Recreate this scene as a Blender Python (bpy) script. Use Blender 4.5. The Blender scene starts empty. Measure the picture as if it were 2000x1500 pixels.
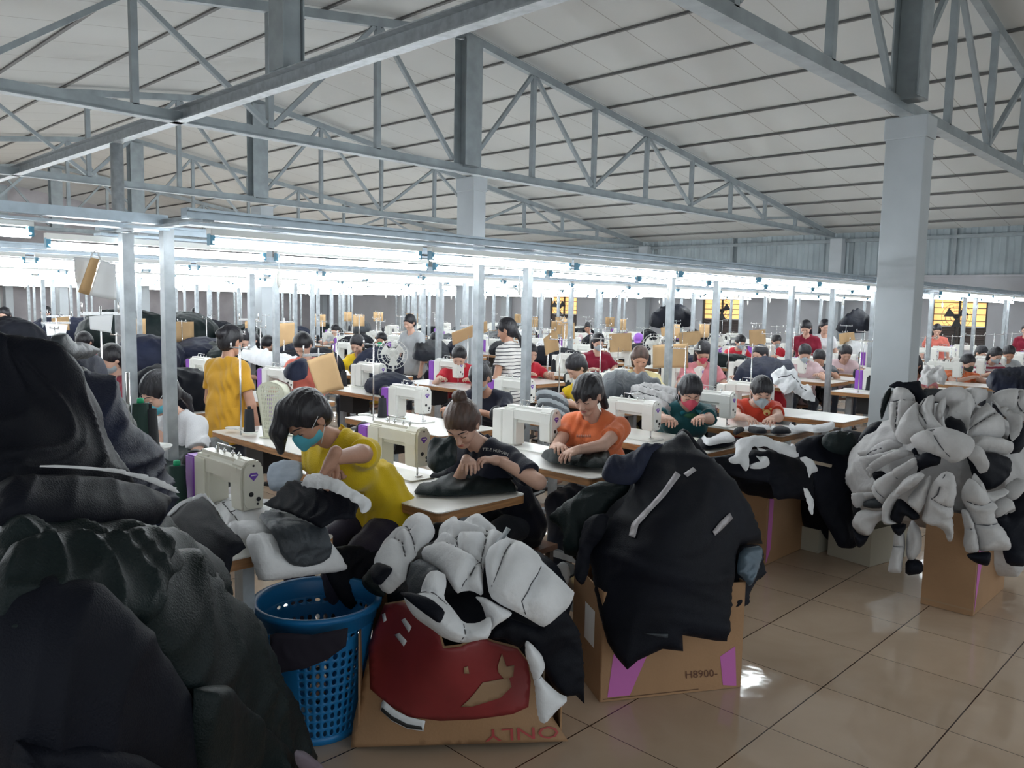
import bpy, math, random
import numpy as np
from mathutils import Vector, Matrix, Euler
from mathutils.geometry import delaunay_2d_cdt
PI = math.pi
S = bpy.context.scene
COL = S.collection
RNG = random.Random(7)
# ---------------------------------------------------------------- camera (solved from the floor tiles, rails and columns)
F, PITCH, ROLL, YAW, H = 1580.4, 0.0991514, 0.0207550, 0.7701915, 1.64
_fw = np.array([math.cos(YAW)*math.cos(PITCH), math.sin(YAW)*math.cos(PITCH), -math.sin(PITCH)])
_r0 = np.array([math.sin(YAW), -math.cos(YAW), 0.]); _u0 = np.cross(_r0, _fw)
_r = _r0*math.cos(ROLL)+_u0*math.sin(ROLL); _u = -_r0*math.sin(ROLL)+_u0*math.cos(ROLL)
EYE = np.array([0., 0., H])
def ray(x, y): return _r*(x-1000)/F-_u*(y-750)/F+_fw
def at(x, y, X=None, Y=None, Z=None, D=None):
    """where the photo's point (x, y) lies on the plane X=, Y=, Z= or at depth D"""
    d = ray(x, y)
    t = X/d[0] if X is not None else Y/d[1] if Y is not None else (Z-H)/d[2] if Z is not None else D
    return EYE+d*t
cd = bpy.data.cameras.new('camera'); cam = bpy.data.objects.new('camera', cd); COL.objects.link(cam)
cd.sensor_width = 36; cd.lens = F/2000*36; cd.clip_start = .02; cd.clip_end = 200
M = Matrix(((_r[0], _u[0], -_fw[0]), (_r[1], _u[1], -_fw[1]), (_r[2], _u[2], -_fw[2]))).to_4x4()
M.translation = Vector(EYE); cam.matrix_world = M; S.camera = cam
S.view_settings.view_transform = 'Standard'; S.view_settings.look = 'None'
S.view_settings.exposure = 1.08; S.view_settings.gamma = 1; S.view_settings.use_curve_mapping = False
S.cycles.max_bounces = 6; S.cycles.diffuse_bounces = 3; S.cycles.glossy_bounces = 3; S.cycles.use_denoising = True; S.cycles.use_adaptive_sampling = True; S.cycles.adaptive_threshold = .035
# ---------------------------------------------------------------- materials
def nt(name):
    m = bpy.data.materials.new(name); m.use_nodes = True; t = m.node_tree
    return m, t, t.nodes['Principled BSDF']
def N(t, kind, **kw):
    n = t.nodes.new(kind)
    for k, v in kw.items():
        if k in n.inputs: n.inputs[k].default_value = v
        else: setattr(n, k, v)
    return n
MATS = {}
def mat(name, col, rough=.6, metal=0., var=0., scale=8., bump=0., bscale=60., spec=.5, sheen=0., stretch=None, coat=0., wr=0., wsc=5., wd=.02):
    if name in MATS: return MATS[name]
    m, t, b = nt(name); L = t.links.new
    c = (*col, 1)
    b.inputs['Base Color'].default_value = c; b.inputs['Roughness'].default_value = rough
    b.inputs['Metallic'].default_value = metal; b.inputs['Specular IOR Level'].default_value = spec
    b.inputs['Sheen Weight'].default_value = sheen; b.inputs['Coat Weight'].default_value = coat
    if var or bump or wr:
        tc = N(t, 'ShaderNodeTexCoord'); mp = N(t, 'ShaderNodeMapping'); L(tc.outputs['Object'], mp.inputs[0])
        if stretch: mp.inputs['Scale'].default_value = stretch
    if var:
        n = N(t, 'ShaderNodeTexNoise', Scale=scale, Detail=5.); L(mp.outputs[0], n.inputs['Vector'])
        r = N(t, 'ShaderNodeValToRGB'); L(n.outputs[0], r.inputs[0])
        r.color_ramp.elements[0].position = .3; r.color_ramp.elements[1].position = .7
        r.color_ramp.elements[0].color = (*[max(0, x*(1-var)) for x in col], 1)
        r.color_ramp.elements[1].color = (*[min(1, x*(1+var)) for x in col], 1)
        L(r.outputs[0], b.inputs['Base Color'])
    if bump:
        n2 = N(t, 'ShaderNodeTexNoise', Scale=bscale, Detail=4.); L(mp.outputs[0], n2.inputs['Vector'])
        bp = N(t, 'ShaderNodeBump', Strength=bump, Distance=.01); L(n2.outputs[0], bp.inputs['Height']); L(bp.outputs[0], b.inputs['Normal'])
        if wr:
            n3 = N(t, 'ShaderNodeTexNoise', Scale=wsc, Detail=5., noise_type='RIDGED_MULTIFRACTAL'); n3.inputs['Distortion'].default_value = .8; n3.inputs['Roughness'].default_value = .42; L(mp.outputs[0], n3.inputs['Vector'])
            b3 = N(t, 'ShaderNodeBump', Strength=wr, Distance=wd); L(n3.outputs[0], b3.inputs['Height']); L(b3.outputs[0], bp.inputs['Normal'])
    MATS[name] = m; return m
def emis(name, col, s):
    m, t, b = nt(name); b.inputs['Base Color'].default_value = (*col, 1)
    b.inputs['Emission Color'].default_value = (*col, 1); b.inputs['Emission Strength'].default_value = s
    MATS[name] = m; return m
steel = mat('galvanised steel', (.36, .395, .42), .45, .3, .18, 14, .15, 30)
truss_m = mat('grey painted truss steel', (.27, .31, .33), .5, .1, .15, 5)
rail_m = mat('pale rail metal', (.45, .53, .60), .35, .4, .1, 20)
col_m = mat('pale blue grey column paint', (.42, .46, .49), .6, 0, .05, 3)
wht = mat('white enamel', (.80, .80, .76), .3, 0, .03, 5, spec=.6)
whw = mat('warm white machine enamel', (.72, .70, .60), .32, 0, .05, 6)
purple = mat('purple plastic', (.30, .09, .52), .35, 0, .06, 8)
black = mat('black plastic', (.012, .013, .016), .45)
chrome = mat('polished steel', (.62, .62, .62), .22, .95)
wood_edge = mat('plywood table edge', (.40, .20, .085), .5, 0, .35, 6, stretch=(1, 1, 12))
lam = mat('white laminate', (.82, .80, .76), .28, 0, .03, 4)
card = mat('corrugated cardboard', (.34, .195, .10), .75, 0, .12, 3, .12, 90)
kraft = mat('kraft paper', (.56, .37, .19), .8, 0, .08, 4)
paper = mat('white paper', (.78, .80, .82), .7, 0, .04, 5)
blk_f = mat('black nylon', (.0050, .0062, .0115), .6, 0, .35, 3, .25, 260, .16, .0, wr=.55)
grn_f = mat('black green nylon', (.0062, .0125, .0135), .52, 0, .4, 3, .3, 200, .22, .0, wr=.6)
nav_f = mat('dark navy cloth', (.013, .017, .038), .65, 0, .35, 4, .3, 200, .22, .0, wr=.6, wsc=7.)
gry_f = mat('dark grey lining', (.042, .050, .060), .5, 0, .3, 6, .25, 150, .4, wr=.8, wsc=14., wd=.01)
pad_m = mat('white polyester wadding', (.74, .75, .77), .85, 0, .07, 9, .35, 55, .2, .1, wr=.35, wsc=14., wd=.012)
padg_m = mat('pale grey padded lining', (.52, .51, .51), .85, 0, .1, 8, .35, 45, .2, .1, wr=.35, wsc=12., wd=.012)
seam_m = mat('dark quilting thread', (.07, .07, .08), .8)
skin_m = mat('skin', (.50, .27, .185), .55, 0, .06, 10, .1, 120)
skin2_m = mat('paler skin', (.62, .38, .29), .55, 0, .06, 10, .1, 120)
hair_m = mat('black hair', (.014, .013, .018), .42, 0, .5, 30, .6, 90, stretch=(1, 1, .12))
hairb_m = mat('brown hair', (.085, .05, .04), .45, 0, .5, 30, .6, 90, stretch=(1, 1, .12))
blue_pl = mat('blue plastic', (.01, .17, .42), .4, 0, .05, 6)
cyan_pl = mat('blue lamp socket', (.08, .27, .40), .4)
cone_b = mat('black thread', (.012, .014, .02), .7, bump=.5, bscale=200, stretch=(1, 1, 20))
cone_g = mat('dark green thread', (.01, .045, .035), .7, bump=.5, bscale=200, stretch=(1, 1, 20))
green_pl = mat('green plastic', (.02, .45, .2), .4)
tube_m = emis('lit fluorescent tube', (.90, .96, 1.0), 15.)
magenta = mat('magenta print', (.52, .14, .42), .6)
cream_pl = mat('cream plastic', (.62, .62, .49), .4, 0, .05, 6)
# ---------------------------------------------------------------- mesh building
class MB:
    def __init__(s): s.v = []; s.f = []; s.sm = []
    def add(s, vs, fs, smooth=False):
        o = len(s.v); s.v += [tuple(map(float, v)) for v in vs]; s.f += [tuple(i+o for i in f) for f in fs]; s.sm += [smooth]*len(fs); return s
    def box(s, c, d, rot=None, taper=1.):
        R = rot.to_matrix() if rot is not None else Matrix.Identity(3); vs = []
        for z in (-1, 1):
            k = taper if z > 0 else 1
            for x, y in ((-1, -1), (1, -1), (1, 1), (-1, 1)): vs.append(R@Vector((x*d[0]/2*k, y*d[1]/2*k, z*d[2]/2))+Vector(c))
        return s.add(vs, [(3, 2, 1, 0), (4, 5, 6, 7), (0, 1, 5, 4), (1, 2, 6, 5), (2, 3, 7, 6), (3, 0, 4, 7)])
    def bar(s, a, b, w, h=None, up=(0, 0, 1)):
        a = Vector(a); b = Vector(b); d = (b-a); L = d.length; d.normalize(); h = h or w
        u = Vector(up); x = d.cross(u)
        if x.length < 1e-3: x = d.cross(Vector((1, 0, 0)))
        x.normalize(); y = x.cross(d); vs = []
        for p in (a, b):
            for i, j in ((-1, -1), (1, -1), (1, 1), (-1, 1)): vs.append(p+x*i*w/2+y*j*h/2)
        return s.add(vs, [(3, 2, 1, 0), (4, 5, 6, 7), (0, 1, 5, 4), (1, 2, 6, 5), (2, 3, 7, 6), (3, 0, 4, 7)])
    def tube(s, pts, r, n=8, caps=True):
        pts = [Vector(p) for p in pts]; rs = r if isinstance(r, (list, tuple)) else [r]*len(pts)
        vs = []; fs = []; x = None
        for i, p in enumerate(pts):
            d = (pts[min(i+1, len(pts)-1)]-pts[max(i-1, 0)]).normalized()
            if x is None:
                x = d.cross(Vector((0, 0, 1)))
                if x.length < 1e-3: x = d.cross(Vector((1, 0, 0)))
            x = (x-d*x.dot(d)).normalized(); y = d.cross(x)
            for k in range(n):
                a = 2*PI*k/n; vs.append(p+(x*math.cos(a)+y*math.sin(a))*rs[i])
        for i in range(len(pts)-1):
            for k in range(n): fs.append((i*n+k, i*n+(k+1) % n, (i+1)*n+(k+1) % n, (i+1)*n+k))
        if caps: fs += [tuple(range(n-1, -1, -1)), tuple((len(pts)-1)*n+k for k in range(n))]
        return s.add(vs, fs, True)
    def lathe(s, prof, n=16, c=(0, 0, 0), axis='z', cap=True):
        vs = []; fs = []
        for r, z in prof:
            for k in range(n):
                a = 2*PI*k/n; p = (r*math.cos(a), r*math.sin(a), z)
                if axis == 'y': p = (p[0], p[2], p[1])
                if axis == 'x': p = (p[2], p[0], p[1])
                vs.append(Vector(p)+Vector(c))
        m = len(prof)
        for i in range(m-1):
            for k in range(n):
                q = (i*n+k, i*n+(k+1) % n, (i+1)*n+(k+1) % n, (i+1)*n+k)
                fs.append(q if axis != 'y' else q[::-1])
        if cap: fs += [tuple(range(n-1, -1, -1)), tuple((m-1)*n+k for k in range(n))] if axis != 'y' else [tuple(range(n)), tuple((m-1)*n+k for k in range(n-1, -1, -1))]
        return s.add(vs, fs, True)
    def prism(s, poly, z0, z1, Mx=None):
        n = len(poly); vs = [Vector((x, y, z)) for z in (z0, z1) for x, y in poly]
        if Mx is not None: vs = [Mx@v for v in vs]
        fs = [tuple(range(n-1, -1, -1)), tuple(range(n, 2*n))]+[(i, (i+1) % n, n+(i+1) % n, n+i) for i in range(n)]
        return s.add(vs, fs)
    def mesh(s, name, m, bevel=0):
        me = bpy.data.meshes.new(name); me.from_pydata(s.v, [], s.f); me.polygons.foreach_set('use_smooth', s.sm)
        me.materials.append(m); me.update(); return me
def link(name, me, parent=None, M=None):
    o = bpy.data.objects.new(name, me); COL.objects.link(o)
    if parent is not None: o.parent = parent
    if M is not None: o.matrix_local = M
    return o
def part(name, mb, m, parent=None, bevel=0, label=None):
    me = mb.mesh(name, m) if isinstance(mb, MB) else mb
    if not isinstance(mb, MB) and m is not None and not me.materials: me.materials.append(m)
    o = link(name, me, parent)
    if bevel:
        b = o.modifiers.new('b', 'BEVEL'); b.width = bevel; b.segments = 2; b.limit_method = 'ANGLE'
    if label: o['label'] = label
    return o
def thing(name, label, cat, loc=(0, 0, 0), rz=0., group=None):
    o = bpy.data.objects.new(name, None); COL.objects.link(o); o.empty_display_size = .1
    o.location = loc; o.rotation_euler = (0, 0, rz); return tag(o, label, cat, group)
def tag(o, label, cat, group=None, kind=None):
    o['label'] = label; o['category'] = cat
    if group: o['group'] = group
    if kind: o['kind'] = kind
    return o
def struct(name, mb, m, bevel=0):
    o = part(name, mb, m, None, bevel); o['kind'] = 'structure'; return o
KIDS = {}
def dup(root, loc=None, rz=None, label=None, group=None):
    r = root.copy(); COL.objects.link(r)
    if loc is not None: r.location = loc
    if rz is not None: r.rotation_euler = (0, 0, rz)
    if label: r['label'] = label
    if group: r['group'] = group
    if root.name not in KIDS: KIDS[root.name] = [(c, list(c.children)) for c in root.children]
    for ch, gs in KIDS[root.name]:
        c = ch.copy(); COL.objects.link(c); c.parent = r
        for g in gs: d = g.copy(); COL.objects.link(d); d.parent = c
    return r
# ================================================================ ROOM SHELL
RX, EZ, RZ, WX, X0, WY = 7.95, 3.60, 5.50, 21.1, -5.2, 33.0
# floor: 50 cm polished beige tiles
def floor_mat():
    m, t, b = nt('polished beige floor tiles'); L = t.links.new
    tc = N(t, 'ShaderNodeTexCoord'); sep = N(t, 'ShaderNodeSeparateXYZ'); L(tc.outputs['Object'], sep.inputs[0])
    ds = []
    for ax, off in ((0, .099), (1, .134)):
        a = N(t, 'ShaderNodeMath', operation='ADD'); L(sep.outputs[ax], a.inputs[0]); a.inputs[1].default_value = 50.-(.50-off)+.0
        d = N(t, 'ShaderNodeMath', operation='DIVIDE'); L(a.outputs[0], d.inputs[0]); d.inputs[1].default_value = .5
        fr = N(t, 'ShaderNodeMath', operation='PINGPONG'); L(d.outputs[0], fr.inputs[0]); fr.inputs[1].default_value = .5
        c = N(t, 'ShaderNodeMath', operation='LESS_THAN'); L(fr.outputs[0], c.inputs[0]); c.inputs[1].default_value = .0055 if ax == 1 else .0035
        ds.append((c, d))
    mx = N(t, 'ShaderNodeMath', operation='MAXIMUM'); L(ds[0][0].outputs[0], mx.inputs[0]); L(ds[1][0].outputs[0], mx.inputs[1])
    fl = []
    for c, d in ds:
        f = N(t, 'ShaderNodeMath', operation='FLOOR'); L(d.outputs[0], f.inputs[0]); fl.append(f)
    cv = N(t, 'ShaderNodeCombineXYZ'); L(fl[0].outputs[0], cv.inputs[0]); L(fl[1].outputs[0], cv.inputs[1])
    wn = N(t, 'ShaderNodeTexWhiteNoise'); L(cv.outputs[0], wn.inputs['Vector'])
    n = N(t, 'ShaderNodeTexNoise', Scale=2.2, Detail=6.); L(tc.outputs['Object'], n.inputs['Vector'])
    n.inputs['Distortion'].default_value = 1.2
    r = N(t, 'ShaderNodeValToRGB'); L(n.outputs[0], r.inputs[0])
    r.color_ramp.elements[0].color = (.47, .345, .245, 1); r.color_ramp.elements[1].color = (.62, .49, .375, 1)
    hs = N(t, 'ShaderNodeHueSaturation'); L(r.outputs[0], hs.inputs['Color'])
    mr = N(t, 'ShaderNodeMapRange'); L(wn.outputs['Value'], mr.inputs[0]); mr.inputs[3].default_value = .94; mr.inputs[4].default_value = 1.06
    L(mr.outputs[0], hs.inputs['Value'])
    mix = N(t, 'ShaderNodeMix', data_type='RGBA'); L(mx.outputs[0], mix.inputs[0]); L(hs.outputs[0], mix.inputs[6]); mix.inputs[7].default_value = (.05, .02, .012, 1)
    L(mix.outputs[2], b.inputs['Base Color'])
    b.inputs['Roughness'].default_value = .07; b.inputs['Specular IOR Level'].default_value = .55
    n2 = N(t, 'ShaderNodeTexNoise', Scale=7., Detail=2.); L(tc.outputs['Object'], n2.inputs['Vector'])
    bp = N(t, 'ShaderNodeBump', Strength=.16, Distance=.01); L(n2.outputs[0], bp.inputs['Height']); L(bp.outputs[0], b.inputs['Normal'])
    return m
mb = MB(); mb.box((7.5, 12, -.05), (30, 50, .1)); struct('floor', mb, floor_mat())
# ceiling: pale foam panels on a pitched roof, with the joints of the panels
def ceil_mat():
    m, t, b = nt('pale ceiling panels'); L = t.links.new
    tc = N(t, 'ShaderNodeTexCoord'); sep = N(t, 'ShaderNodeSeparateXYZ'); L(tc.outputs['Object'], sep.inputs[0])
    d = N(t, 'ShaderNodeMath', operation='DIVIDE'); L(sep.outputs[1], d.inputs[0]); d.inputs[1].default_value = .98
    fr = N(t, 'ShaderNodeMath', operation='PINGPONG'); L(d.outputs[0], fr.inputs[0]); fr.inputs[1].default_value = .5
    c = N(t, 'ShaderNodeMath', operation='LESS_THAN'); L(fr.outputs[0], c.inputs[0]); c.inputs[1].default_value = .007
    n = N(t, 'ShaderNodeTexNoise', Scale=.7, Detail=3.); L(tc.outputs['Object'], n.inputs['Vector'])
    r = N(t, 'ShaderNodeValToRGB'); L(n.outputs[0], r.inputs[0])
    r.color_ramp.elements[0].color = (.50, .52, .52, 1); r.color_ramp.elements[1].color = (.57, .59, .58, 1)
    mix = N(t, 'ShaderNodeMix', data_type='RGBA'); L(c.outputs[0], mix.inputs[0]); L(r.outputs[0], mix.inputs[6]); mix.inputs[7].default_value = (.30, .30, .29, 1)
    L(mix.outputs[2], b.inputs['Base Color']); b.inputs['Roughness'].default_value = .7
    return m
Y0, Y1 = -6.0, WY
mb = MB()
for xa, za, xb, zb in ((X0, EZ, RX, RZ), (RX, RZ, WX+.3, EZ-.02)):
    mb.add([(xa, Y0, za), (xb, Y0, zb), (xb, Y1, zb), (xa, Y1, za), (xa, Y0, za+.1), (xb, Y0, zb+.1), (xb, Y1, zb+.1), (xa, Y1, za+.1)],
           [(0, 3, 2, 1), (4, 5, 6, 7), (0, 1, 5, 4), (2, 3, 7, 6), (1, 2, 6, 5), (3, 0, 4, 7)])
struct('ceiling', mb, ceil_mat())
def roofz(x): return EZ+(RZ-EZ)*(1-abs(x-RX)/(RX-X0))
pur_m = mat('dark grey panel batten', (.115, .115, .115), .6)
k = 0
for i in range(-11, 12):
    x = RX+1.12*i
    if x < X0+.2 or x > WX-.2 or i == 0: continue
    mb = MB(); mb.box((x, (Y0+Y1)/2, roofz(x)-.012), (.045, Y1-Y0, .03)); k += 1
    struct('trim_%d' % k, mb, pur_m)
# walls
plas = mat('grey plaster wall', (.44, .45, .48), .85, 0, .1, .8, .1, 30)
plasb = mat('stained brown grey wall', (.33, .315, .33), .85, 0, .30, .8, .1, 30)
mb = MB()   # far side wall: lower plaster, pierced by three windows
wins = [(5.22, 6.42), (11.45, 12.7), (17.5, 18.7)]; wz0, wz1 = .86, 1.98
ys = [Y0]+[v for w in wins for v in w]+[Y1]
for a, b2 in zip(ys[::2], ys[1::2]): mb.box((WX+.1, (a+b2)/2, 1.25), (.2, b2-a, 2.5))
for a, b2 in wins:
    mb.box((WX+.1, (a+b2)/2, wz0/2), (.2, b2-a, wz0)); mb.box((WX+.1, (a+b2)/2, (wz1+2.5)/2), (.2, b2-a, 2.5-wz1))
struct('wall_right', mb, plas)
corr = mat('corrugated wall sheet', (.33, .385, .41), .5, .3, .12, 2)
mb = MB(); y = Y0; vs = []; i = 0      # corrugated sheet above the plaster
while y < Y1:
    vs += [(WX+(.03 if i % 4 in (0, 1) else 0), y, 2.5), (WX+(.03 if i % 4 in (0, 1) else 0), y, EZ+.05)]; y += (.11, .04, .11, .04)[i % 4]; i += 1
mb.add(vs, [(2*j, 2*j+1, 2*j+3, 2*j+2) for j in range(len(vs)//2-1)])
vs2 = [(x+.06, yy, z) for x, yy, z in vs]; mb.add(vs2, [(2*j+2, 2*j+3, 2*j+1, 2*j) for j in range(len(vs)//2-1)])
struct('wall_upper_right', mb, corr)
mb = MB(); mb.box((WX-.05, 13.5, 3.42), (.08, 39, .08)); struct('trim_30', mb, truss_m)
mb = MB(); mb.box((WX-.03, 13.5, 2.5), (.1, 39, .05)); struct('trim_31', mb, plas)
mb = MB(); mb.box((8, WY+.1, 2.8), (27, .2, 5.6)); struct('wall_back', mb, plasb)
mb = MB(); mb.box((X0-.1, 19, 1.8), (.2, 28, 3.6)); struct('wall_left', mb, plasb)
# windows with louvres, orange evening light behind
sky_o = emis('daylit window glass', (1., .60, .22), .55); fr_m = mat('dark window frame', (.06, .055, .05), .5)
shut = mat('brown closed shutter', (.085, .065, .06), .6)
for k, (a, b2) in enumerate(wins):
    c = (a+b2)/2; w = b2-a
    mb = MB(); mb.box((WX+.14, c, (1.32+wz1)/2), (.02, w, wz1-1.32)); wo = part('window_%d' % (k+1), mb, sky_o); wo['kind'] = 'structure'
    mb = MB()
    for zz in (1.32, 1.45, 1.6, 1.75, 1.88): mb.box((WX+.06, c, zz), (.05, w, .018))
    for yy in (a+.02, c, b2-.02): mb.box((WX+.05, yy, (wz0+wz1)/2), (.06, .035, wz1-wz0))
    part('louvre_frame', mb, fr_m, wo)
    mb = MB()
    for j in range(9): mb.box((WX+.07, c, wz0+.02+j*.05), (.03, w, .044), Euler((0, .35, 0)))
    part('shutter', mb, shut, wo)
# columns
def cut(p): return p
mb = MB(); COLY = [2.75, 8.72, 14.72, 20.7, 26.7, 32.4]
for y in COLY:
    mb = MB(); mb.box((RX+.12, y, 1.7), (.24, .35, 3.4))
    struct('column', mb, col_m, .008)
    mb = MB(); mb.box((RX+.10, y, 4.45), (.20, .22, 1.75)); mb.box((RX+.0, y-.12, 4.45), (.24, .015, 1.75)); mb.box((RX+.0, y+.12, 4.45), (.24, .015, 1.75))
    struct('column_head', mb, truss_m)
    mb = MB(); mb.box((RX+.12, y, 3.32), (.27, .38, .20)); struct('trim_%d' % (40+COLY.index(y)), mb, col_m, .01)
for y in [2.75+5.98*i for i in range(6)][1:]:
    mb = MB(); mb.box((WX-.15, y, 1.75), (.25, .32, 3.45)); struct('column', mb, col_m, .01)
for y in (6, 11.8, 17.8, 23.8):
    mb = MB(); mb.box((WX-.04, y, 3.05), (.07, .08, 1.1)); struct('trim_%d' % (50+int(y)), mb, truss_m)
# trusses across the hall
pu = 1.53
def truss(y, k, lab, w=.10):
    t = thing('roof_truss', lab, 'roof truss', (RX, y, 3.5))
    T = lambda x, z: (x-RX, 0, z-3.5)
    def top(x): return roofz(x)-.10
    mb = MB(); mb.bar(T(X0+.3, top(X0+.3)), T(RX, top(RX)), .09, .11, (0, 0, 1)); part('top_chord', mb, truss_m, t)
    mb = MB(); mb.bar(T(RX, top(RX)), T(WX-.3, top(WX-.3)), .09, .11, (0, 0, 1)); part('top_chord', mb, truss_m, t)
    mb = MB(); mb.box(((WX+X0)/2-RX, 0, .055), (WX-X0-.5, .07, .11)); mb.box(((WX+X0)/2-RX, 0, -.005), (WX-X0-.5, .13, .012)); part('bottom_chord', mb, truss_m, t)
    for sgn in (-1, 1):
        xs = [RX+sgn*(1.48+1.53*i) for i in range(8)]
        xs = [x for x in xs if X0+.7 < x < WX-.6]
        for i, x in enumerate(xs):
            mb = MB(); mb.bar(T(x, 3.6), T(x, top(x)), .07, .07, (1, 0, 0)); part('web_post', mb, truss_m, t)
            if i % 2 == 0:
                for xo in ((xs[i-1] if i else RX+sgn*.12), xs[i+1] if i+1 < len(xs) else None):
                    if xo is None: continue
                    mb = MB(); mb.bar(T(x-(.05 if xo < x else -.05), top(x)-.06), T(xo+(.05 if xo < x else -.05), 3.66), .055, .055, (0, 1, 0)); part('brace', mb, truss_m, t)
    return t
labs = ['nearest roof truss, meeting the big column at the right', 'roof truss over the middle column, second from the camera',
        'third roof truss back, ending left of the middle window', 'fourth roof truss back, low behind the lamps at the left', 'fifth roof truss back in the dim upper left', 'farthest roof truss, by the back wall']
for k in range(5): truss(2.85+5.96*k, k, labs[k])
# long channel beam that runs along the hall on the trusses, with its hanger post
t = thing('channel_beam', 'long grey channel beam rising from the left edge to the top of the photo', 'beam', (3.9, 9, 3.5))
mb = MB(); mb.box((0, 2, .07), (.012, 24, .16)); mb.box((-.05, 2, -.005), (.11, 24, .012)); mb.box((-.04, 2, .145), (.09, 24, .01)); part('channel', mb, steel, t)
mb = MB(); mb.box((.0, -2.35, .85), (.17, .18, 1.4)); mb.box((-.1, -2.35, .85), (.012, .24, 1.4)); mb.box((.1, -2.35, .85), (.012, .24, 1.4)); part('hanger_post', mb, truss_m, t)
mb = MB(); mb.tube([(3.88, 10.62, 0), (3.88, 10.62, 3.49)], .075, 10); tag(part('steel_post', mb, steel), 'slim round steel post under the long channel beam at the left', 'post')
# roof side bracing seen at the upper left
for i, (a, b2) in enumerate((((-1.6, 5.4), (3.6, 8.0)), )):
    pass
# ---------------------------------------------------------------- light rails
FX = [1.65, 4.18, 6.75, 9.35, 11.95, 14.5, 17.0, 19.4]
FY = [3.92+3.45*i for i in range(8)]
tube_me = MB().tube([(0, 0, 0), (1.18, 0, 0)], .019, 8).mesh('tube', tube_m)
mb = MB(); mb.box((.59, 0, .045), (1.2, .045, .03)); fix_me = mb.mesh('fixture', wht)
mb = MB(); mb.box((0, 0, .012), (.022, .034, .05)); mb.box((1.18, 0, .012), (.022, .034, .05)); soc_me = mb.mesh('socket', cyan_pl)
nlamp = 0
def lamp(x, y, z, lab, grp):
    t = thing('fluorescent_lamp', lab, 'lamp', (x, y, z), 0, grp)
    link('lit_tube', tube_me, t); link('reflector', fix_me, t); link('socket', soc_me, t); return t
xe = WX-.6
def rail_row(j, y0, far):
    nm = ['first', 'second', 'third', 'fourth', 'fifth', 'sixth', 'seventh', 'eighth'][j]
    zz = 2.0
    for s, yy in enumerate((y0-.42, y0+.62)):
        xs = 1.55 if j == 0 else -2.0
        mb = MB(); mb.box(((xs+xe)/2, yy, zz), (xe-xs, .06, .045)); mb.box(((xs+xe)/2, yy-.045, zz+.012), (xe-xs, .02, .008)); mb.box(((xs+xe)/2, yy, zz-.045), (xe-xs, .10, .012))
        tag(part('lighting_track', mb, rail_m), '%s side rail of the %s row of lamp frames counted from the camera' % (('near', 'far')[s], nm), 'lamp rail')
        x = xs+.12-(1.27 if s and j == 0 else 0)*.28; 
        while x+1.2 < xe:
            if not (j == 0 and s == 0 and 9.9 < x < 10.9):
                if abs(x) + j > 0: lamp(x, yy, zz-.117, ('white fluorescent tube lamp in the %s side line of the %s lamp row' % (('near', 'far')[s], nm)), '%s side lamps of the %s lamp row' % (('near', 'far')[s], nm))
            x += 1.27
    for f, x in enumerate(FX):
        if j and f == 0: continue
        t = thing('lamp_gantry', 'galvanised twin post steel frame carrying the %s lamp row' % nm, 'frame', (x, y0, 0), 0, 'frames of the %s lamp row' % nm)
        for dy, w in ((0, .052), (.5, .058)):
            mb = MB(); mb.box((0, dy, .98), (w, w, 1.96)); part('post', mb, steel, t)
        mb = MB(); mb.box((0, .12, 1.985), (.05, 1.12, .035)); part('crossbar', mb, steel, t)
for j, y in enumerate(FY): rail_row(j, y, j > 3)
# short rail that carries on to the left of the first frame
mb = MB(); mb.box((-.2, 3.93, 2.0), (3.7, .06, .045)); mb.box((-.2, 3.93, 1.955), (3.7, .1, .012))
tag(part('lighting_track', mb, rail_m), 'short rail running to the left edge from the first lamp frame', 'lamp rail')
p = at(58, 430, Y=3.93)
lamp(p[0]-1.18, 3.93, 1.895, 'lit fluorescent tube cut by the left edge of the photo', None)
# ---------------------------------------------------------------- world + daylight from the open side behind the camera
w = bpy.data.worlds.new('w'); S.world = w; w.use_nodes = True
bg = w.node_tree.nodes['Background']; bg.inputs[0].default_value = (.86, .95, 1., 1); bg.inputs[1].default_value = .62
# ================================================================ smooth solid modelling (distance fields meshed with surface nets)
def cone(a, b, ra, rb=None, flat=0):
    a = np.array(a, float); b = np.array(b, float); rb = ra if rb is None else rb
    R = max(ra, rb); lo = np.minimum(a, b)-R; hi = np.maximum(a, b)+R
    def f(X, Y, Z):
        d = b-a; L2 = float(d@d)+1e-12
        t = ((X-a[0])*d[0]+(Y-a[1])*d[1]+(Z-a[2])*d[2])/L2; tc = np.clip(t, 0, 1)
        r = np.sqrt((X-a[0]-tc*d[0])**2+(Y-a[1]-tc*d[1])**2+(Z-a[2]-tc*d[2])**2)-(ra+(rb-ra)*tc)
        return np.maximum(r, (t-1)*math.sqrt(L2)) if flat else r
    return f, lo, hi
def ell(c, r, R=None):
    c = np.array(c, float); r = np.array(r, float); m = r.max()
    def f(X, Y, Z):
        x, y, z = X-c[0], Y-c[1], Z-c[2]
        if R is not None: x, y, z = (R[0][0]*x+R[1][0]*y+R[2][0]*z, R[0][1]*x+R[1][1]*y+R[2][1]*z, R[0][2]*x+R[1][2]*y+R[2][2]*z)
        k = np.sqrt((x/r[0])**2+(y/r[1])**2+(z/r[2])**2)
        k2 = np.sqrt((x/r[0]**2)**2+(y/r[1]**2)**2+(z/r[2]**2)**2)+1e-9
        return k*(k-1)/k2
    return f, c-m, c+m
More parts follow.
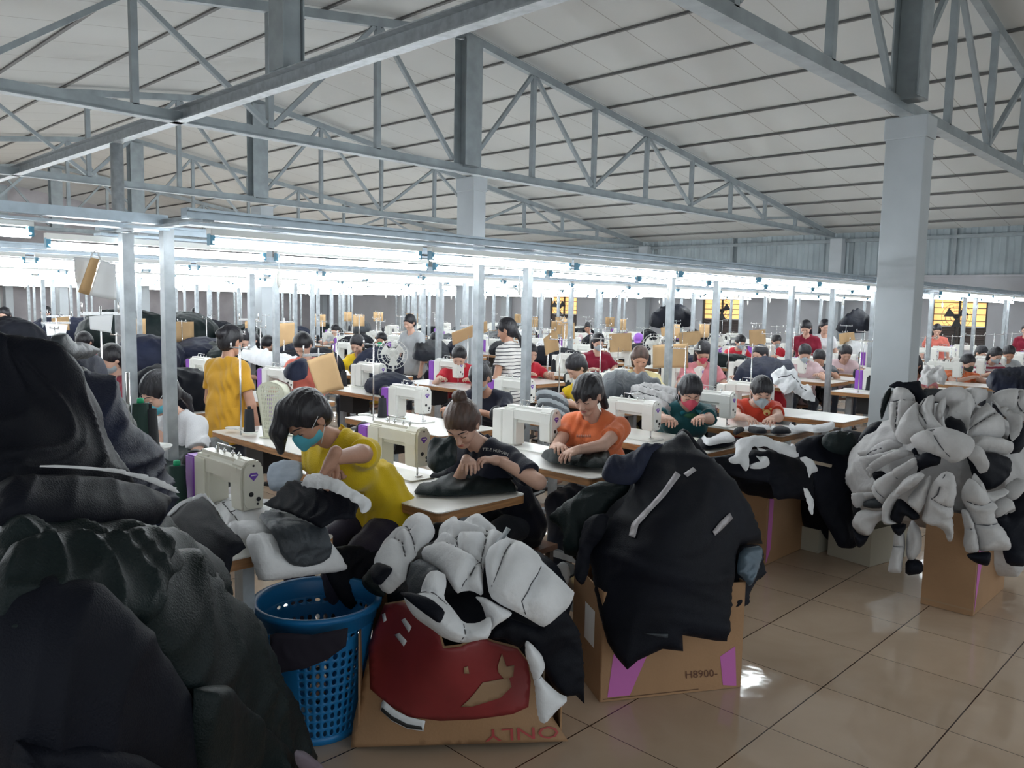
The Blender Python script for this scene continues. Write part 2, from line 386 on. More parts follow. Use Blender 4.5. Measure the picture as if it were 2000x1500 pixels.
def rbox(c, d, rad, R=None):
    c = np.array(c, float); h = np.array(d, float)/2-rad; m = float(np.linalg.norm(np.array(d)/2))
    def f(X, Y, Z):
        x, y, z = X-c[0], Y-c[1], Z-c[2]
        if R is not None: x, y, z = (R[0][0]*x+R[1][0]*y+R[2][0]*z, R[0][1]*x+R[1][1]*y+R[2][1]*z, R[0][2]*x+R[1][2]*y+R[2][2]*z)
        q = [np.abs(x)-h[0], np.abs(y)-h[1], np.abs(z)-h[2]]
        return np.sqrt(sum(np.maximum(v, 0)**2 for v in q))+np.minimum(np.maximum(np.maximum(q[0], q[1]), q[2]), 0)-rad
    return f, c-m, c+m
def nets(ops, h, disp=None):
    """ops: (prim, k, mode) with mode 'u' union, 's' subtract, 'i' keep only inside; gives vertices and quads"""
    us = [p for p, k, m in ops if m == 'u']
    lo = np.min([p[1] for p in us], 0)-3*h-.01; hi = np.max([p[2] for p in us], 0)+3*h+.01
    n = np.ceil((hi-lo)/h).astype(int)+1
    ax = [lo[i]+h*np.arange(n[i]) for i in range(3)]
    D = np.full(n, .3, np.float32)
    for (f, l, u), k, m in ops:
        pad = k+2.5*h
        if m == 'u' or m == 's':
            i0 = np.maximum(((l-pad-lo)/h).astype(int), 0); i1 = np.minimum(((u+pad-lo)/h).astype(int)+2, n)
            if (i1 <= i0).any(): continue
        else: i0 = np.zeros(3, int); i1 = n
        sl = tuple(slice(a, b) for a, b in zip(i0, i1))
        X, Y, Z = np.meshgrid(ax[0][sl[0]], ax[1][sl[1]], ax[2][sl[2]], indexing='ij', sparse=True)
        d = f(X, Y, Z); a = D[sl]
        if m == 'u': w = np.maximum(k-np.abs(a-d), 0)/max(k, 1e-6); D[sl] = np.minimum(a, d)-w*w*k*.25
        elif m == 's': w = np.maximum(k-np.abs(a+d), 0)/max(k, 1e-6); D[sl] = np.maximum(a, -d)+w*w*k*.25
        else: D[sl] = np.maximum(a, d)
    if disp is not None:
        X, Y, Z = np.meshgrid(*ax, indexing='ij', sparse=True); D = D+disp(X, Y, Z).astype(np.float32)
    D = D.astype(np.float32); D[0] = D[-1] = .3; D[:, 0] = D[:, -1] = .3; D[:, :, 0] = D[:, :, -1] = .3
    s = D < 0; c = s[:-1, :-1, :-1].astype(np.int8)
    cnt = sum(s[i:n[0]-1+i, j:n[1]-1+j, k:n[2]-1+k].astype(np.int8) for i in (0, 1) for j in (0, 1) for k in (0, 1))
    act = (cnt > 0) & (cnt < 8); I, J, K = np.nonzero(act); idx = -np.ones(act.shape, np.int64); idx[I, J, K] = np.arange(len(I))
    P = np.zeros((len(I), 3)); W = np.zeros(len(I))
    cs = [(0, 0, 0), (1, 0, 0), (0, 1, 0), (1, 1, 0), (0, 0, 1), (1, 0, 1), (0, 1, 1), (1, 1, 1)]
    for a in range(8):
        for b in range(a+1, 8):
            if sum(abs(cs[a][q]-cs[b][q]) for q in range(3)) != 1: continue
            va = D[I+cs[a][0], J+cs[a][1], K+cs[a][2]]; vb = D[I+cs[b][0], J+cs[b][1], K+cs[b][2]]
            m = (va < 0) != (vb < 0); t = np.where(m, va/np.where(m, va-vb, 1), 0)
            for q in range(3): P[:, q] += np.where(m, cs[a][q]+(cs[b][q]-cs[a][q])*t, 0)
            W += m
    P = P/W[:, None]; V = np.stack([lo[0]+h*(I+P[:, 0]), lo[1]+h*(J+P[:, 1]), lo[2]+h*(K+P[:, 2])], 1)
    Q = []
    for axis in range(3):
        a = s.take(range(0, n[axis]-1), axis); b = s.take(range(1, n[axis]), axis)
        E = np.argwhere(a != b); o1, o2 = [q for q in range(3) if q != axis]
        E = E[(E[:, o1] > 0) & (E[:, o2] > 0) & (E[:, o1] < n[o1]-1) & (E[:, o2] < n[o2]-1)]
        if not len(E): continue
        def cell(d1, d2): e = E.copy(); e[:, o1] -= d1; e[:, o2] -= d2; return idx[e[:, 0], e[:, 1], e[:, 2]]
        q = np.stack([cell(1, 1), cell(0, 1), cell(0, 0), cell(1, 0)], 1)
        inside = a[E[:, 0], E[:, 1], E[:, 2]]
        fl = ~inside if axis != 1 else inside
        q[fl] = q[fl][:, ::-1]; Q.append(q)
    return V, np.concatenate(Q)
def np_mesh(name, V, Fq, m=None, smooth=True):
    me = bpy.data.meshes.new(name); k = Fq.shape[1]
    me.vertices.add(len(V)); me.vertices.foreach_set('co', np.ascontiguousarray(V, np.float32).ravel())
    me.loops.add(len(Fq)*k); me.loops.foreach_set('vertex_index', np.ascontiguousarray(Fq, np.int32).ravel())
    me.polygons.add(len(Fq)); me.polygons.foreach_set('loop_start', np.arange(0, len(Fq)*k, k, dtype=np.int32))
    me.update(calc_edges=True); me.validate()
    if smooth: me.polygons.foreach_set('use_smooth', [True]*len(me.polygons))
    if m: me.materials.append(m)
    return me
def xf(V, Mx): A = np.array(Mx); return V@A[:3, :3].T+A[:3, 3]
def join(parts):
    Vs, Qs, o = [], [], 0
    for V, Q in parts: Vs.append(V); Qs.append(Q+o); o += len(V)
    return np.concatenate(Vs), np.concatenate(Qs)
U = lambda p, k=.02: (p, k, 'u')
SB = lambda p, k=.01: (p, k, 's')
def half(nrm, d):   # keeps the side where nrm.p < d
    return ((lambda X, Y, Z: nrm[0]*X+nrm[1]*Y+nrm[2]*Z-d), None, None), 0, 'i'
# ---------------------------------------------------------------- head, hair, mask, hand (built once, head centre at the origin, facing +x)
_c = {}
def head_geo(fine):
    if ('h', fine) not in _c:
        o = [U(ell((-.012, 0, .030), (.094, .075, .088)), 0), U(ell((.022, 0, -.035), (.060, .057, .074)), .04), U(ell((.060, 0, -.088), (.022, .026, .018)), .03),
             U(cone((.080, 0, .008), (.100, 0, -.030), .007, .0125), .014), U(ell((.096, .010, -.035), (.010, .008, .007)), .006), U(ell((.096, -.010, -.035), (.010, .008, .007)), .006)]
        for s in (-1, 1):
            o += [U(ell((.052, s*.034, -.028), (.030, .026, .030)), .02), U(cone((.082, s*.012, .024), (.066, s*.048, .022), .010, .008), .012),
                  SB(ell((.094, s*.031, .004), (.014, .016, .010)), .012), U(ell((.074, s*.031, .003), (.0135, .0145, .0115)), .004),
                  U(ell((-.004, s*.076, -.006), (.017, .009, .030)), .006), SB(ell((.002, s*.086, -.004), (.009, .007, .016)), .004)]
        o += [U(ell((.080, 0, -.058), (.012, .021, .0055)), .004), U(ell((.079, 0, -.067), (.012, .018, .006)), .004)]
        _c[('h', fine)] = nets(o, .0045 if fine else .009)
    return _c[('h', fine)]
def hair_geo(style, fine, extra=()):
    key = ('hair', style, fine, str(extra))
    if key in _c: return _c[key]
    o = [U(ell((-.014, 0, .036), (.103, .086, .096)), 0), U(ell((-.045, 0, -.015), (.062, .078, .078)), .03)]
    if style != 'bangs': o += [SB(ell((.085, 0, -.035), (.085, .066, .086)), .012)]
    else: o += [SB(ell((.088, 0, -.062), (.085, .068, .080)), .012), U(cone((.07, -.045, .06), (.088, -.03, .020), .014, .008), .02), U(cone((.075, .035, .06), (.09, .02, .020), .014, .008), .02)]
    for s in (-1, 1): o += [SB(ell((.006, s*.085, -.012), (.020, .022, .030)), .006)] if style in ('bun', 'tail', 'tied', 'bangs') else []
    if style == 'bun': o += [U(ell((-.108, 0, .035), (.040, .042, .040)), .012)]
    if style == 'topbun': o += [U(ell((-.06, 0, .135), (.035, .040, .032)), .012)]
    if style in ('tail', 'bangs'): o += [U(cone((-.098, 0, .07), (-.145, 0, .03), .022, .034), .02), U(cone((-.145, 0, .03), (-.135, .01, -.12), .034, .020), .02)]
    if style == 'tied': o += [U(cone((-.085, 0, -.03), (-.115, 0, -.12), .026, .022), .02), U(cone((-.115, 0, -.12), (-.10, 0, -.20), .022, .012), .02)]
    if style in ('long', 'bob'):
        L = -.20 if style == 'long' else -.11
        for s in (-1, 0, 1): o += [U(cone((-.045+.0*s, s*.055, 0), (-.055, s*.05, L), .038, .026), .02)]
    for a, b, ra, rb in extra: o += [U(cone(a, b, ra, rb), .025)]
    dsp = lambda X, Y, Z: .0016*np.sin(Y*260+np.sin(Z*40)*2)*(1+0*X)
    _c[key] = nets(o, .006 if fine else .011, dsp if fine else None); return _c[key]
def mask_geo(fine):
    if ('m', fine) not in _c:
        o = [U(ell((.030, 0, -.045), (.076, .064, .058)), 0), U(cone((.100, 0, -.012), (.102, 0, -.075), .012, .014), .03), half((-1, 0, 0), -.018), half((0, 0, 1), .002), half((0, 0, -1), .118)]
        _c[('m', fine)] = nets(o, .0045 if fine else .009)
    return _c[('m', fine)]
def hand_geo(fine, grip=1.):
    key = ('hand', fine, grip)
    if key in _c: return _c[key]
    o = [U(ell((.046, 0, 0), (.050, .036, .0145)), 0), U(cone((-.03, 0, 0), (.02, 0, 0), .024, .024), .02)]
    for y, L, ya in ((.027, .064, .10), (.009, .072, .02), (-.010, .067, -.05), (-.027, .053, -.14)):
        p = np.array((.072-abs(y)*.25, y, .001)); a = -.30*grip; rr = .0088 if y > -.02 else .0078
        o.append(U(cone((.03, y*.7, 0), p, .011, .0095), .008))
        for j, fr in enumerate((.45, .31, .24)):
            q = p+L*fr*np.array((math.cos(a)*math.cos(ya), math.sin(ya)*math.cos(a), math.sin(a))); o.append(U(cone(p, q, rr, rr-.0009), .003)); p = q; a -= .52*grip; rr -= .0009
    p = np.array((.018, .026, -.004)); q = np.array((.052, .048, -.018)); r = np.array((.082, .047, -.028))
    o += [U(cone(p, q, .014, .011), .010), U(cone(q, r, .0105, .008), .003)]
    _c[key] = nets(o, .0028 if fine else .008); return _c[key]
def ik(a, t, l1, l2, pole):
    a = Vector(a); t = Vector(t); d = t-a; L = min(d.length, (l1+l2)*.985); d.normalize(); t = a+d*L
    x = (l1*l1-l2*l2+L*L)/(2*L); hgt = math.sqrt(max(l1*l1-x*x, 0)); pl = Vector(pole); pl = (pl-d*pl.dot(d)).normalized()
    return a+d*x+pl*hgt, t
CLOTH = {}
def cloth(col, name):
    return mat(name, col, .8, 0, .12, 6, .25, 180, .2, .25)
def person(head, label, shirt, face=PI, hair='tail', hairm=None, mask=None, maskm=None, stand=False, pitch=.7, yaw=0., fine=False, sc=.95, shirtn=None,
           pants=(.03, .035, .05), hands=None, sleeve=.55, skin=None, extra=(), poles=None, roll=0., hgrip=1., group=None, cap=None, dec=None, lean=None, hdirs=None, scan=True):
    """head = where the middle of the head is in the hall; everything else follows from the pose"""
    sk = skin or skin_m; k = sc
    def chain(th):
        P = Vector((0, 0, .90 if stand else .55))*k
        th1, th2 = th*.75, th*1.25
        A = P+Vector((math.sin(th1), 0, math.cos(th1)))*.24*k; B = A+Vector((math.sin(th2), 0, math.cos(th2)))*.25*k
        hd = th2*.6+pitch*.45
        return P, A, B, B+Vector((math.sin(hd)*.175+.015, 0, math.cos(hd)*.175))*k, th1, th2
    th = .0
    if lean is None:
        best = 9
        for i in range(0, 105):
            z = chain(i*.01)[3].z
            if abs(z-head[2]) < best: best = abs(z-head[2]); th = i*.01
    else: th = lean
    P, A, B, Hc, th1, th2 = chain(th)
    # shift vertically only within a hand's breadth (taller or shorter stool)
    dz = head[2]-Hc.z if abs(head[2]-Hc.z) < .14 else math.copysign(.14, head[2]-Hc.z)
    for v in (P, A, B, Hc): v.z += dz
    cf, sf = math.cos(face), math.sin(face)
    ox, oy = head[0]-(Hc.x*cf-Hc.y*sf), head[1]-(Hc.x*sf+Hc.y*cf)
    root = thing('person', label, 'person', (ox, oy, 0), face, group)
    def loc(w):  # world -> local
        dx, dy = w[0]-ox, w[1]-oy; return Vector((dx*cf+dy*sf, -dx*sf+dy*cf, w[2]))
    def wl(v): return Vector((v[0]*cf+v[1]*sf, -v[0]*sf+v[1]*cf, v[2]))
    hh = .008 if fine else .016
    up2 = Vector((math.sin(th2), 0, math.cos(th2))); sh = B-up2*.045*k
    def torso(e):
        return [U(cone(P+Vector((0, .075*k, .0)), P+Vector((0, -.075*k, .0)), .108*k+e), 0), U(cone(A+Vector((0, .055*k, -.03)), A+Vector((0, -.055*k, -.03)), .092*k+e), .07),
                U(cone(P+(A-P)*.5+Vector((0, .06*k, 0)), P+(A-P)*.5-Vector((0, .06*k, 0)), .092*k+e), .07),
                U(cone(sh+Vector((0, .075*k, -.09*k)), sh+Vector((0, -.075*k, -.09*k)), .092*k+e), .07), U(cone(sh+Vector((0, .15*k, 0)), B+Vector((0, .03, .005)), .046*k+e, .05*k+e), .05), U(cone(sh+Vector((0, -.15*k, 0)), B+Vector((0, -.03, .005)), .046*k+e, .05*k+e), .05)]
    ops = torso(-.012); neck = [U(cone(B-up2*.02, Hc+Vector((-.015, 0, -.04)), .050*k, .046*k), .03)]; ops += neck
    geo_hands = []; sl = []; 
    if hands is None: hands = [tuple(np.array(head)+np.array((math.cos(face+a)*.30, math.sin(face+a)*.30, 0))) for a in (.55, -.55)]; hands = [(x, y, .835) for x, y, z in hands]
    if stand and hands == 'down': hands = None
    for i, s in enumerate((1, -1)):   # left, right
        S0 = sh+Vector((0, s*.165*k, -.01))
        if hands is None: tgt = S0+Vector((.08, s*.07, -.50*k))
        else: tgt = loc(hands[i])
        pole = (poles[i] if poles and poles[i] else (-.35, s*.8, -.75)); pole = wl(pole[1]) if pole[0] == 'w' else pole
        El, Wr = ik(S0, tgt, .265*k, .235*k, pole)
        ops += [U(cone(S0, El, .044*k, .036*k), .03), U(cone(El, Wr, .037*k, .0245*k), .012)]
        fd = (Wr-El).normalized(); hd = (wl(hdirs[i][1]) if hdirs[i][0] == 'w' else Vector(hdirs[i])) if hdirs and hdirs[i] else (fd+Vector((0, 0, -.12))).normalized(); hd.normalize()
        zz = Vector((0, 0, 1)) if abs(hd.z) < .9 else Vector((-1, 0, 0)); zz = (zz-hd*zz.dot(hd)).normalized(); yy = zz.cross(hd)
        sy = -1 if s > 0 else 1
        V, Q = hand_geo(fine, hgrip); V = V*np.array((k, k*sy, k)); Q = Q if sy > 0 else Q[:, ::-1]
        Mx = Matrix(((hd.x, yy.x, zz.x, Wr.x), (hd.y, yy.y, zz.y, Wr.y), (hd.z, yy.z, zz.z, Wr.z), (0, 0, 0, 1)))
        geo_hands.append((xf(V, Mx), Q))
        a = sleeve; d = El-S0; L = d.length
        if a <= 1: sl.append(U(cone(S0-d*.1, S0+d*a, .058*k, .060*k, 1), .035))
        else: sl += [U(cone(S0, El, .058*k, .052*k), .035), U(cone(El, El+(Wr-El)*(a-1), .052*k, .04*k, 1), .02)]
    hips = [P+Vector((0, s*.085*k, -.01)) for s in (1, -1)]; legs = []
    for i, s in enumerate((1, -1)):
        if stand: K = Vector((.03, s*.09*k, .48*k)); An = Vector((-.02, s*.09*k, .08*k))
        else: K = Vector((.40*k, s*.13*k, .50*k)); An = Vector((.36*k, s*.13*k, .09*k))
        ops += [U(cone(hips[i], K, .070*k, .050*k), .04), U(cone(K, An, .048*k, .034*k), .015), U(cone(An, An+Vector((.12, 0, -.045)), .034, .024), .02)]
        legs += [U(cone(hips[i], K, .088*k, .066*k), .05), U(cone(K, An+Vector((0, 0, .03)), .064*k, .052*k, 1), .02)]
    Mh = Matrix.Translation(Hc)@Euler((roll, pitch, yaw), 'XYZ').to_matrix().to_4x4()@Matrix.Diagonal((k, k, k, 1))
    V, Q = head_geo(fine)
    part('body', np_mesh('body', *join([nets(ops, hh), (xf(V, Mh), Q)]+geo_hands), sk), None, root)
    V, Q = hair_geo(hair, fine, extra); part('hair', np_mesh('hair', xf(V, Mh), Q, hairm or hair_m), None, root)
    amp = .005 if fine else .006
    f1 = RNG.uniform(0, 6)
    def folds(X, Y, Z): return amp*(np.sin(38*Z+16*Y+7*np.sin(9*X+f1))*np.sin(21*X+13*Y+f1)+.6*np.sin(55*(Z*.8+X*.5)+9*np.sin(14*Y+f1)))
    top = torso(.010)+sl+[SB(cone(B+up2*.0+Vector((.02, 0, .03)), Hc, .062*k, .08*k), .012)]
    hem = (P.z-.13*k)
    top += [U(cone(P+Vector((0, .08*k, -.05)), P+Vector((0, -.08*k, -.05)), .115*k), .05), half((0, 0, -1), -hem)]
    part('shirt', np_mesh('shirt', *nets(top, hh*.9, folds), shirt), None, root)
    part('trousers', np_mesh('trousers', *nets(legs+[U(cone(hips[0], hips[1], .10*k), .05)], hh*1.1, folds), cloth(pants, 'trousers %.2f %.2f %.2f' % pants)), None, root)
    for s in (1, -1):
        An = Vector((-.02, s*.09*k, 0)) if stand else Vector((.36*k, s*.13*k, 0))
        mb = MB(); mb.box((An.x+.05, An.y, .012), (.24, .085, .022)); mb.tube([(An.x+.06, An.y-.045, .02), (An.x+.08, An.y, .075), (An.x+.06, An.y+.045, .02)], .012, 6); part('slipper', mb, black, root)
    if mask:
        V, Q = mask_geo(fine); mk = part('face_mask', np_mesh('face_mask', xf(V, Mh), Q, mask), None, root)
        if fine:
            for s in (1, -1):
                for z0, z1 in ((-.005, .022), (-.085, -.03)):
                    mb = MB(); mb.tube([Mh@Vector(p) for p in ((.055, s*.055, z0-.01), (.03, s*.078, (z0+z1)/2), (-.004, s*.086, z1))], .0016, 5); part('ear_loop', mb, paper, mk)
    if cap:
        V, Q = nets([U(ell((-.014, 0, .042), (.110, .092, .100)), 0), half((0, 0, -1), -.045), U(ell((.09, 0, .05), (.07, .07, .012)), .01)], .009); part('cap', np_mesh('cap', xf(V, Mh), Q, cap), None, root)
    for s in (1, -1):
        mb = MB(); e = [(.0885-.30*abs(t)*.02, s*(.031+t*.014), .0035-.0035*(1-t*t)) for t in (-1, -.5, 0, .5, 1)]
        mb.tube([Mh@Vector(p) for p in e], [.0012, .002, .0024, .002, .0012], 5); part('eyelash', mb, hair_m, root)
        if fine:
            mb = MB(); mb.tube([Mh@Vector(p) for p in ((.0945, s*.014, .030), (.088, s*.034, .036), (.070, s*.052, .030))], [.002, .003, .0012], 5); part('eyebrow', mb, hair_m, root)
    if fine and not mask:
        V, Q = nets([U(ell((.0845, 0, -.058), (.009, .020, .0045)), 0), U(ell((.0835, 0, -.067), (.009, .017, .0052)), .002)], .0025); part('lips', np_mesh('lips', xf(V, Mh), Q, mat('lips', (.42, .13, .11), .4)), None, root)
    root['chest'] = tuple(sh); root['up'] = tuple(up2)
    return root, Mh, sh, up2, k
# ================================================================ tables and machines
TZ = .76
def bev(me, w, seg=2):
    import bmesh
    bm = bmesh.new(); bm.from_mesh(me); es = [e for e in bm.edges if len(e.link_faces) == 2 and e.calc_face_angle(0) > .6]
    bmesh.ops.bevel(bm, geom=es, offset=w, segments=seg, affect='EDGES', clamp_overlap=True); bm.to_mesh(me); bm.free()
    me.polygons.foreach_set('use_smooth', [False]*len(me.polygons)); return me
def rrect(x0, y0, x1, y1, r, n=5):
    out = []
    for cx, cy, a0 in ((x1-r, y1-r, 0), (x0+r, y1-r, 90), (x0+r, y0+r, 180), (x1-r, y0+r, 270)):
        for i in range(n): a = math.radians(a0+90*i/(n-1)); out.append((cx+r*math.cos(a), cy+r*math.sin(a)))
    return out
TW, TL = .54, 1.12
_pl = rrect(-TW/2, -TL/2, TW/2, TL/2, .03)
def make_table(label):
    t = thing('sewing_table', label, 'table')
    mb = MB(); mb.prism(_pl, TZ-.005, TZ); part('tabletop', mb, lam, t)
    mb = MB(); mb.prism(_pl, TZ-.042, TZ-.005); part('table_edge', mb, wood_edge, t)
    for s in (-1, 1):
        mb = MB(); y = s*(TL/2-.13)
        mb.box((0, y, .03), (.46, .05, .04)); mb.box((-.03, y, .37), (.045, .06, .66)); mb.box((0, y, TZ-.056), (.40, .05, .028)); part('leg', mb, steel, t)
    mb = MB(); mb.box((-.03, 0, .22), (.03, TL-.3, .04)); part('stretcher', mb, steel, t)
    mb = MB(); mb.box((.08, .02, .07), (.22, .36, .015), Euler((0, -.15, 0))); part('foot_pedal', mb, black, t)
    mb = MB(); mb.box((-.05, .2, TZ-.14), (.2, .22, .18)); part('control_box', mb, black, t)
    return t
def make_machine(label, mcol, body, fine=True):
    t = thing('sewing_machine', label, 'sewing machine')
    mb = MB(); mb.prism(rrect(-.09, -.25, .09, .25, .015), 0, .008); part('bed', mb, body, t)
    mb = MB(); mb.box((0, .155, .14), (.115, .135, .27)); pil = mb.mesh('pillar', body); bev(pil, .016, 3)
    mb = MB(); mb.box((0, .0, .235), (.105, .44, .115)); arm = mb.mesh('arm', body); bev(arm, .026, 3)
    mb = MB(); mb.prism([(-.05, .075), (.05, .075), (.056, .2), (.05, .27), (.025, .298), (-.025, .298), (-.05, .27), (-.056, .2)], -.24, -.135, Matrix(((1, 0, 0, 0), (0, 0, 1, 0), (0, 1, 0, 0), (0, 0, 0, 1)))); hd = mb.mesh('hd', body); bev(hd, .008, 2)
    V = []; Fs = []
    for me in (pil, arm, hd):
        o = len(V); V += [tuple(v.co) for v in me.vertices]; Fs += [tuple(i+o for i in p.vertices) for p in me.polygons]
    me = bpy.data.meshes.new('machine_body'); me.from_pydata(V, [], Fs); me.materials.append(body); me.update(); part('machine_body', me, None, t)
    mb = MB(); mb.prism(rrect(-.055, .22, .055, .315, .012, 4), .012, .255, None); mc = mb.mesh('mc', mcol); bev(mc, .008); part('motor_cover', mc, None, t)
    mb = MB(); mb.lathe([(.02, .315), (.055, .317), (.062, .33), (.055, .343), (.02, .346)], 18, (0, 0, .205), 'y'); part('hand_wheel', mb, black, t)
    mb = MB(); mb.prism(rrect(-.044, .085, .044, .285, .035, 5), -.246, -.240, Matrix(((1, 0, 0, 0), (0, 0, 1, 0), (0, 1, 0, 0), (0, 0, 0, 1)))); fp = part('face_plate', mb, body, t)
    rot = Matrix(((1, 0, 0, 0), (0, 0, 1, 0), (0, 1, 0, 0), (0, 0, 0, 1)))
    mb = MB(); mb.prism([(-.022, .232), (-.014, .244), (.014, .244), (.022, .232), (0, .208)], -.2480, -.246, rot); part('emblem', mb, mat('emblem violet', (.16, .06, .42), .4), fp)
    mb = MB()
    mb.prism([(-.013, .235), (.013, .235), (.013, .231), (-.013, .231)], -.2487, -.248, rot)
    part('emblem_bar', mb, wht, fp)
    for x, z, r in ((0, .275, .005), (-.012, .15, .011), (.022, .125, .010), (.018, .105, .005)):
        mb = MB(); mb.lathe([(r, -.2485), (r, -.246)], 10, (x, 0, z), 'y'); part('screw', mb, black, fp)
    mb = MB(); mb.tube([(0, -.19, .10), (0, -.19, .018)], .0045, 6); mb.box((0, -.19, .085), (.02, .02, .03)); part('needle_bar', mb, chrome, t)
    mb = MB(); mb.tube([(.012, -.175, .10), (.012, -.178, .02)], .004, 6); mb.box((.012, -.19, .013), (.04, .02, .006)); part('presser_foot', mb, chrome, t)
    mb = MB(); mb.lathe([(.024, .012), (.024, .03), (.014, .03), (.014, .052)], 12, (.045, -.12, .165), 'x'); part('tension_knob', mb, chrome, t)
    mb = MB(); mb.lathe([(.02, 0), (.026, .008), (.026, .02), (.01, .022)], 14, (.052, .13, .13), 'x'); part('stitch_dial', mb, black, t)
    mb = MB(); mb.bar((.062, .10, .20), (.062, .02, .20), .018); mb.bar((.062, .02, .20), (.062, -.06, .195), .008); mb.bar((.06, .17, .17), (.07, .21, .05), .01); part('reverse_lever', mb, chrome, t)
    if fine:
        for y in (-.12, -.06, .02, .09):
            mb = MB(); mb.tube([(0, y, .29), (0, y, .318)], .004, 6); mb.lathe([(.010, .300), (.011, .306), (.006, .309)], 10, (0, y, 0)); part('thread_guide', mb, chrome, t)
        mb = MB(); mb.tube([(-.01, .06, .29), (-.01, .06, .335), (.0, -.08, .33)], .003, 6); part('thread_wire', mb, chrome, t)
    return t
def make_cone(label, m, capm, parent=None):
    t = thing('thread_cone', label, 'thread cone')
    mb = MB(); mb.lathe([(.036, 0), (.036, .008), (.034, .01), (.027, .14), (.012, .142)], 16); part('thread', mb, m, t)
    mb = MB(); mb.lathe([(.013, .140), (.012, .158), (.006, .160)], 10); part('cone_tip', mb, capm, t)
    return t
def make_stand(label, cardm, fine=True, side=1):
    t = thing('thread_stand', label, 'thread stand')
    mb = MB(); mb.tube([(0, 0, 0), (0, 0, .58)], .006, 6); part('pole', mb, chrome, t)
    mb = MB(); mb.bar((0, -.13, .56), (0, .13, .56), .008); mb.tube([(0, -.12, .56), (0, -.12, .59)], .006, 6); mb.tube([(0, .12, .56), (0, .12, .59)], .006, 6); part('hook_bar', mb, chrome, t)
    mb = MB(); mb.bar((0, -.12, .03), (0, .12, .03), .008); mb.lathe([(.05, .03), (.05, .036)], 12, (0, -.11, 0)); mb.lathe([(.05, .03), (.05, .036)], 12, (0, .11, 0)); part('cone_tray', mb, wht, t)
    return t
def sheet(name, label, cat, pts, m, th=.002, curl=.02, group=None, nu=10, nv=8, parent=None):
    """a thin card: four corners tl, tr, br, bl, slightly curled"""
    tl, tr, br, bl = [Vector(p) for p in pts]; nrm = (tr-tl).cross(bl-tl).normalized(); V = []; W = nu+1
    for j in range(nv+1):
        for i in range(nu+1):
            u, v = i/nu, j/nv; p = tl.lerp(tr, u).lerp(bl.lerp(br, u), v); V.append(p+nrm*curl*math.sin(PI*u)*(.6+.4*v)*(1))
    n = len(V); V += [p-nrm*th for p in V]; Fq = []
    for j in range(nv):
        for i in range(nu):
            a = j*W+i; Fq += [(a, a+1, a+W+1, a+W), (n+a+W, n+a+W+1, n+a+1, n+a)]
    for i in range(nu): a = i; b = nv*W+i; Fq += [(a, n+a, n+a+1, a+1), (b+1, n+b+1, n+b, b)]
    for j in range(nv): a = j*W; b = a+nu; Fq += [(a+W, n+a+W, n+a, a), (b, n+b, n+b+W, b+W)]
    me = np_mesh(name, np.array([tuple(v) for v in V]), np.array(Fq), m); o = link(name, me, parent)
    if parent is None: tag(o, label, cat, group)
    return o
ROWS = [2.52, 3.98]; 
for i in range(1, 7): ROWS += [2.52+3.45*i, 3.98+3.45*i]
LX = {0: [1.13, 2.17, 3.20, 4.24, 5.30, 6.35, 8.75, 9.8, 10.85, 11.9, 12.95, 14.0, 15.05, 16.1, 17.15, 18.2], 1: [1.04, 2.42, 3.46, 4.5, 5.54, 6.14, 7.15, 8.6, 9.65, 10.3, 11.3, 12.74, 13.8, 14.84, 15.9, 17.2]}
tab0 = make_table('x'); mac_w = make_machine('x', purple, whw); mac_p = make_machine('x', wht, wht); mac_v = make_machine('x', purple, wht)
st0 = make_stand('x', kraft); cb0 = make_cone('x', cone_b, cone_b); cg0 = make_cone('x', cone_g, green_pl)
protos = [tab0, mac_w, mac_p, mac_v, st0, cb0, cg0]
def order(i): return ['first', 'second', 'third', 'fourth', 'fifth', 'sixth', 'seventh', 'eighth', 'ninth', 'tenth'][i]
near_tab = {(0, 0): 'white topped table at the left under the piled white quilted pieces', (0, 1): 'white topped table with the folded dark garment, at the feet of the woman in black',
 (0, 2): 'white topped table in front of the woman in the orange T-shirt', (0, 3): 'white topped table in front of the woman in the teal T-shirt', (0, 4): 'white topped table with black and white cut strips, before the woman in red',
 (0, 5): 'empty white topped table just left of the big right column', (1, 1): 'white topped table carrying the cream slotted casing', (1, 0): 'white topped table of the woman in the white shirt',
 (1, 2): 'white topped table with a black thread cone, behind the woman in black'}
near_mac = {(0, 0): (mac_w, 'cream sewing machine with a purple motor cover beside the white quilted pieces'), (0, 1): (mac_w, 'cream sewing machine between the woman in yellow and the woman in black'),
 (0, 2): (mac_p, 'white sewing machine left of the woman in the orange T-shirt'), (0, 3): (mac_p, 'white sewing machine right of the woman in the orange T-shirt'), (0, 4): (mac_p, 'white sewing machine between the teal and the red T-shirt'),
 (0, 5): (mac_p, 'white sewing machine just behind the woman in the red T-shirt'), (1, 2): (mac_v, 'white sewing machine with a purple end, behind the woman in black'), (1, 3): (mac_v, 'white sewing machine with purple end half behind a post'),
 (1, 1): (mac_v, 'purple ended sewing machine behind the standing woman in mustard')}
STANDS = set(); NEED = {(0, 0): (1.50, 2.87), (0, 1): (2.53, 3.10), (0, 2): (3.58, 3.15), (0, 3): (4.44, 3.02), (0, 4): (5.40, 3.0), (0, 5): (6.3, 3.15), (1, 2): (3.76, 4.55)}
def sees(x, y): return y > .17*x-.3 and x > .20*y-.9
tabs = []
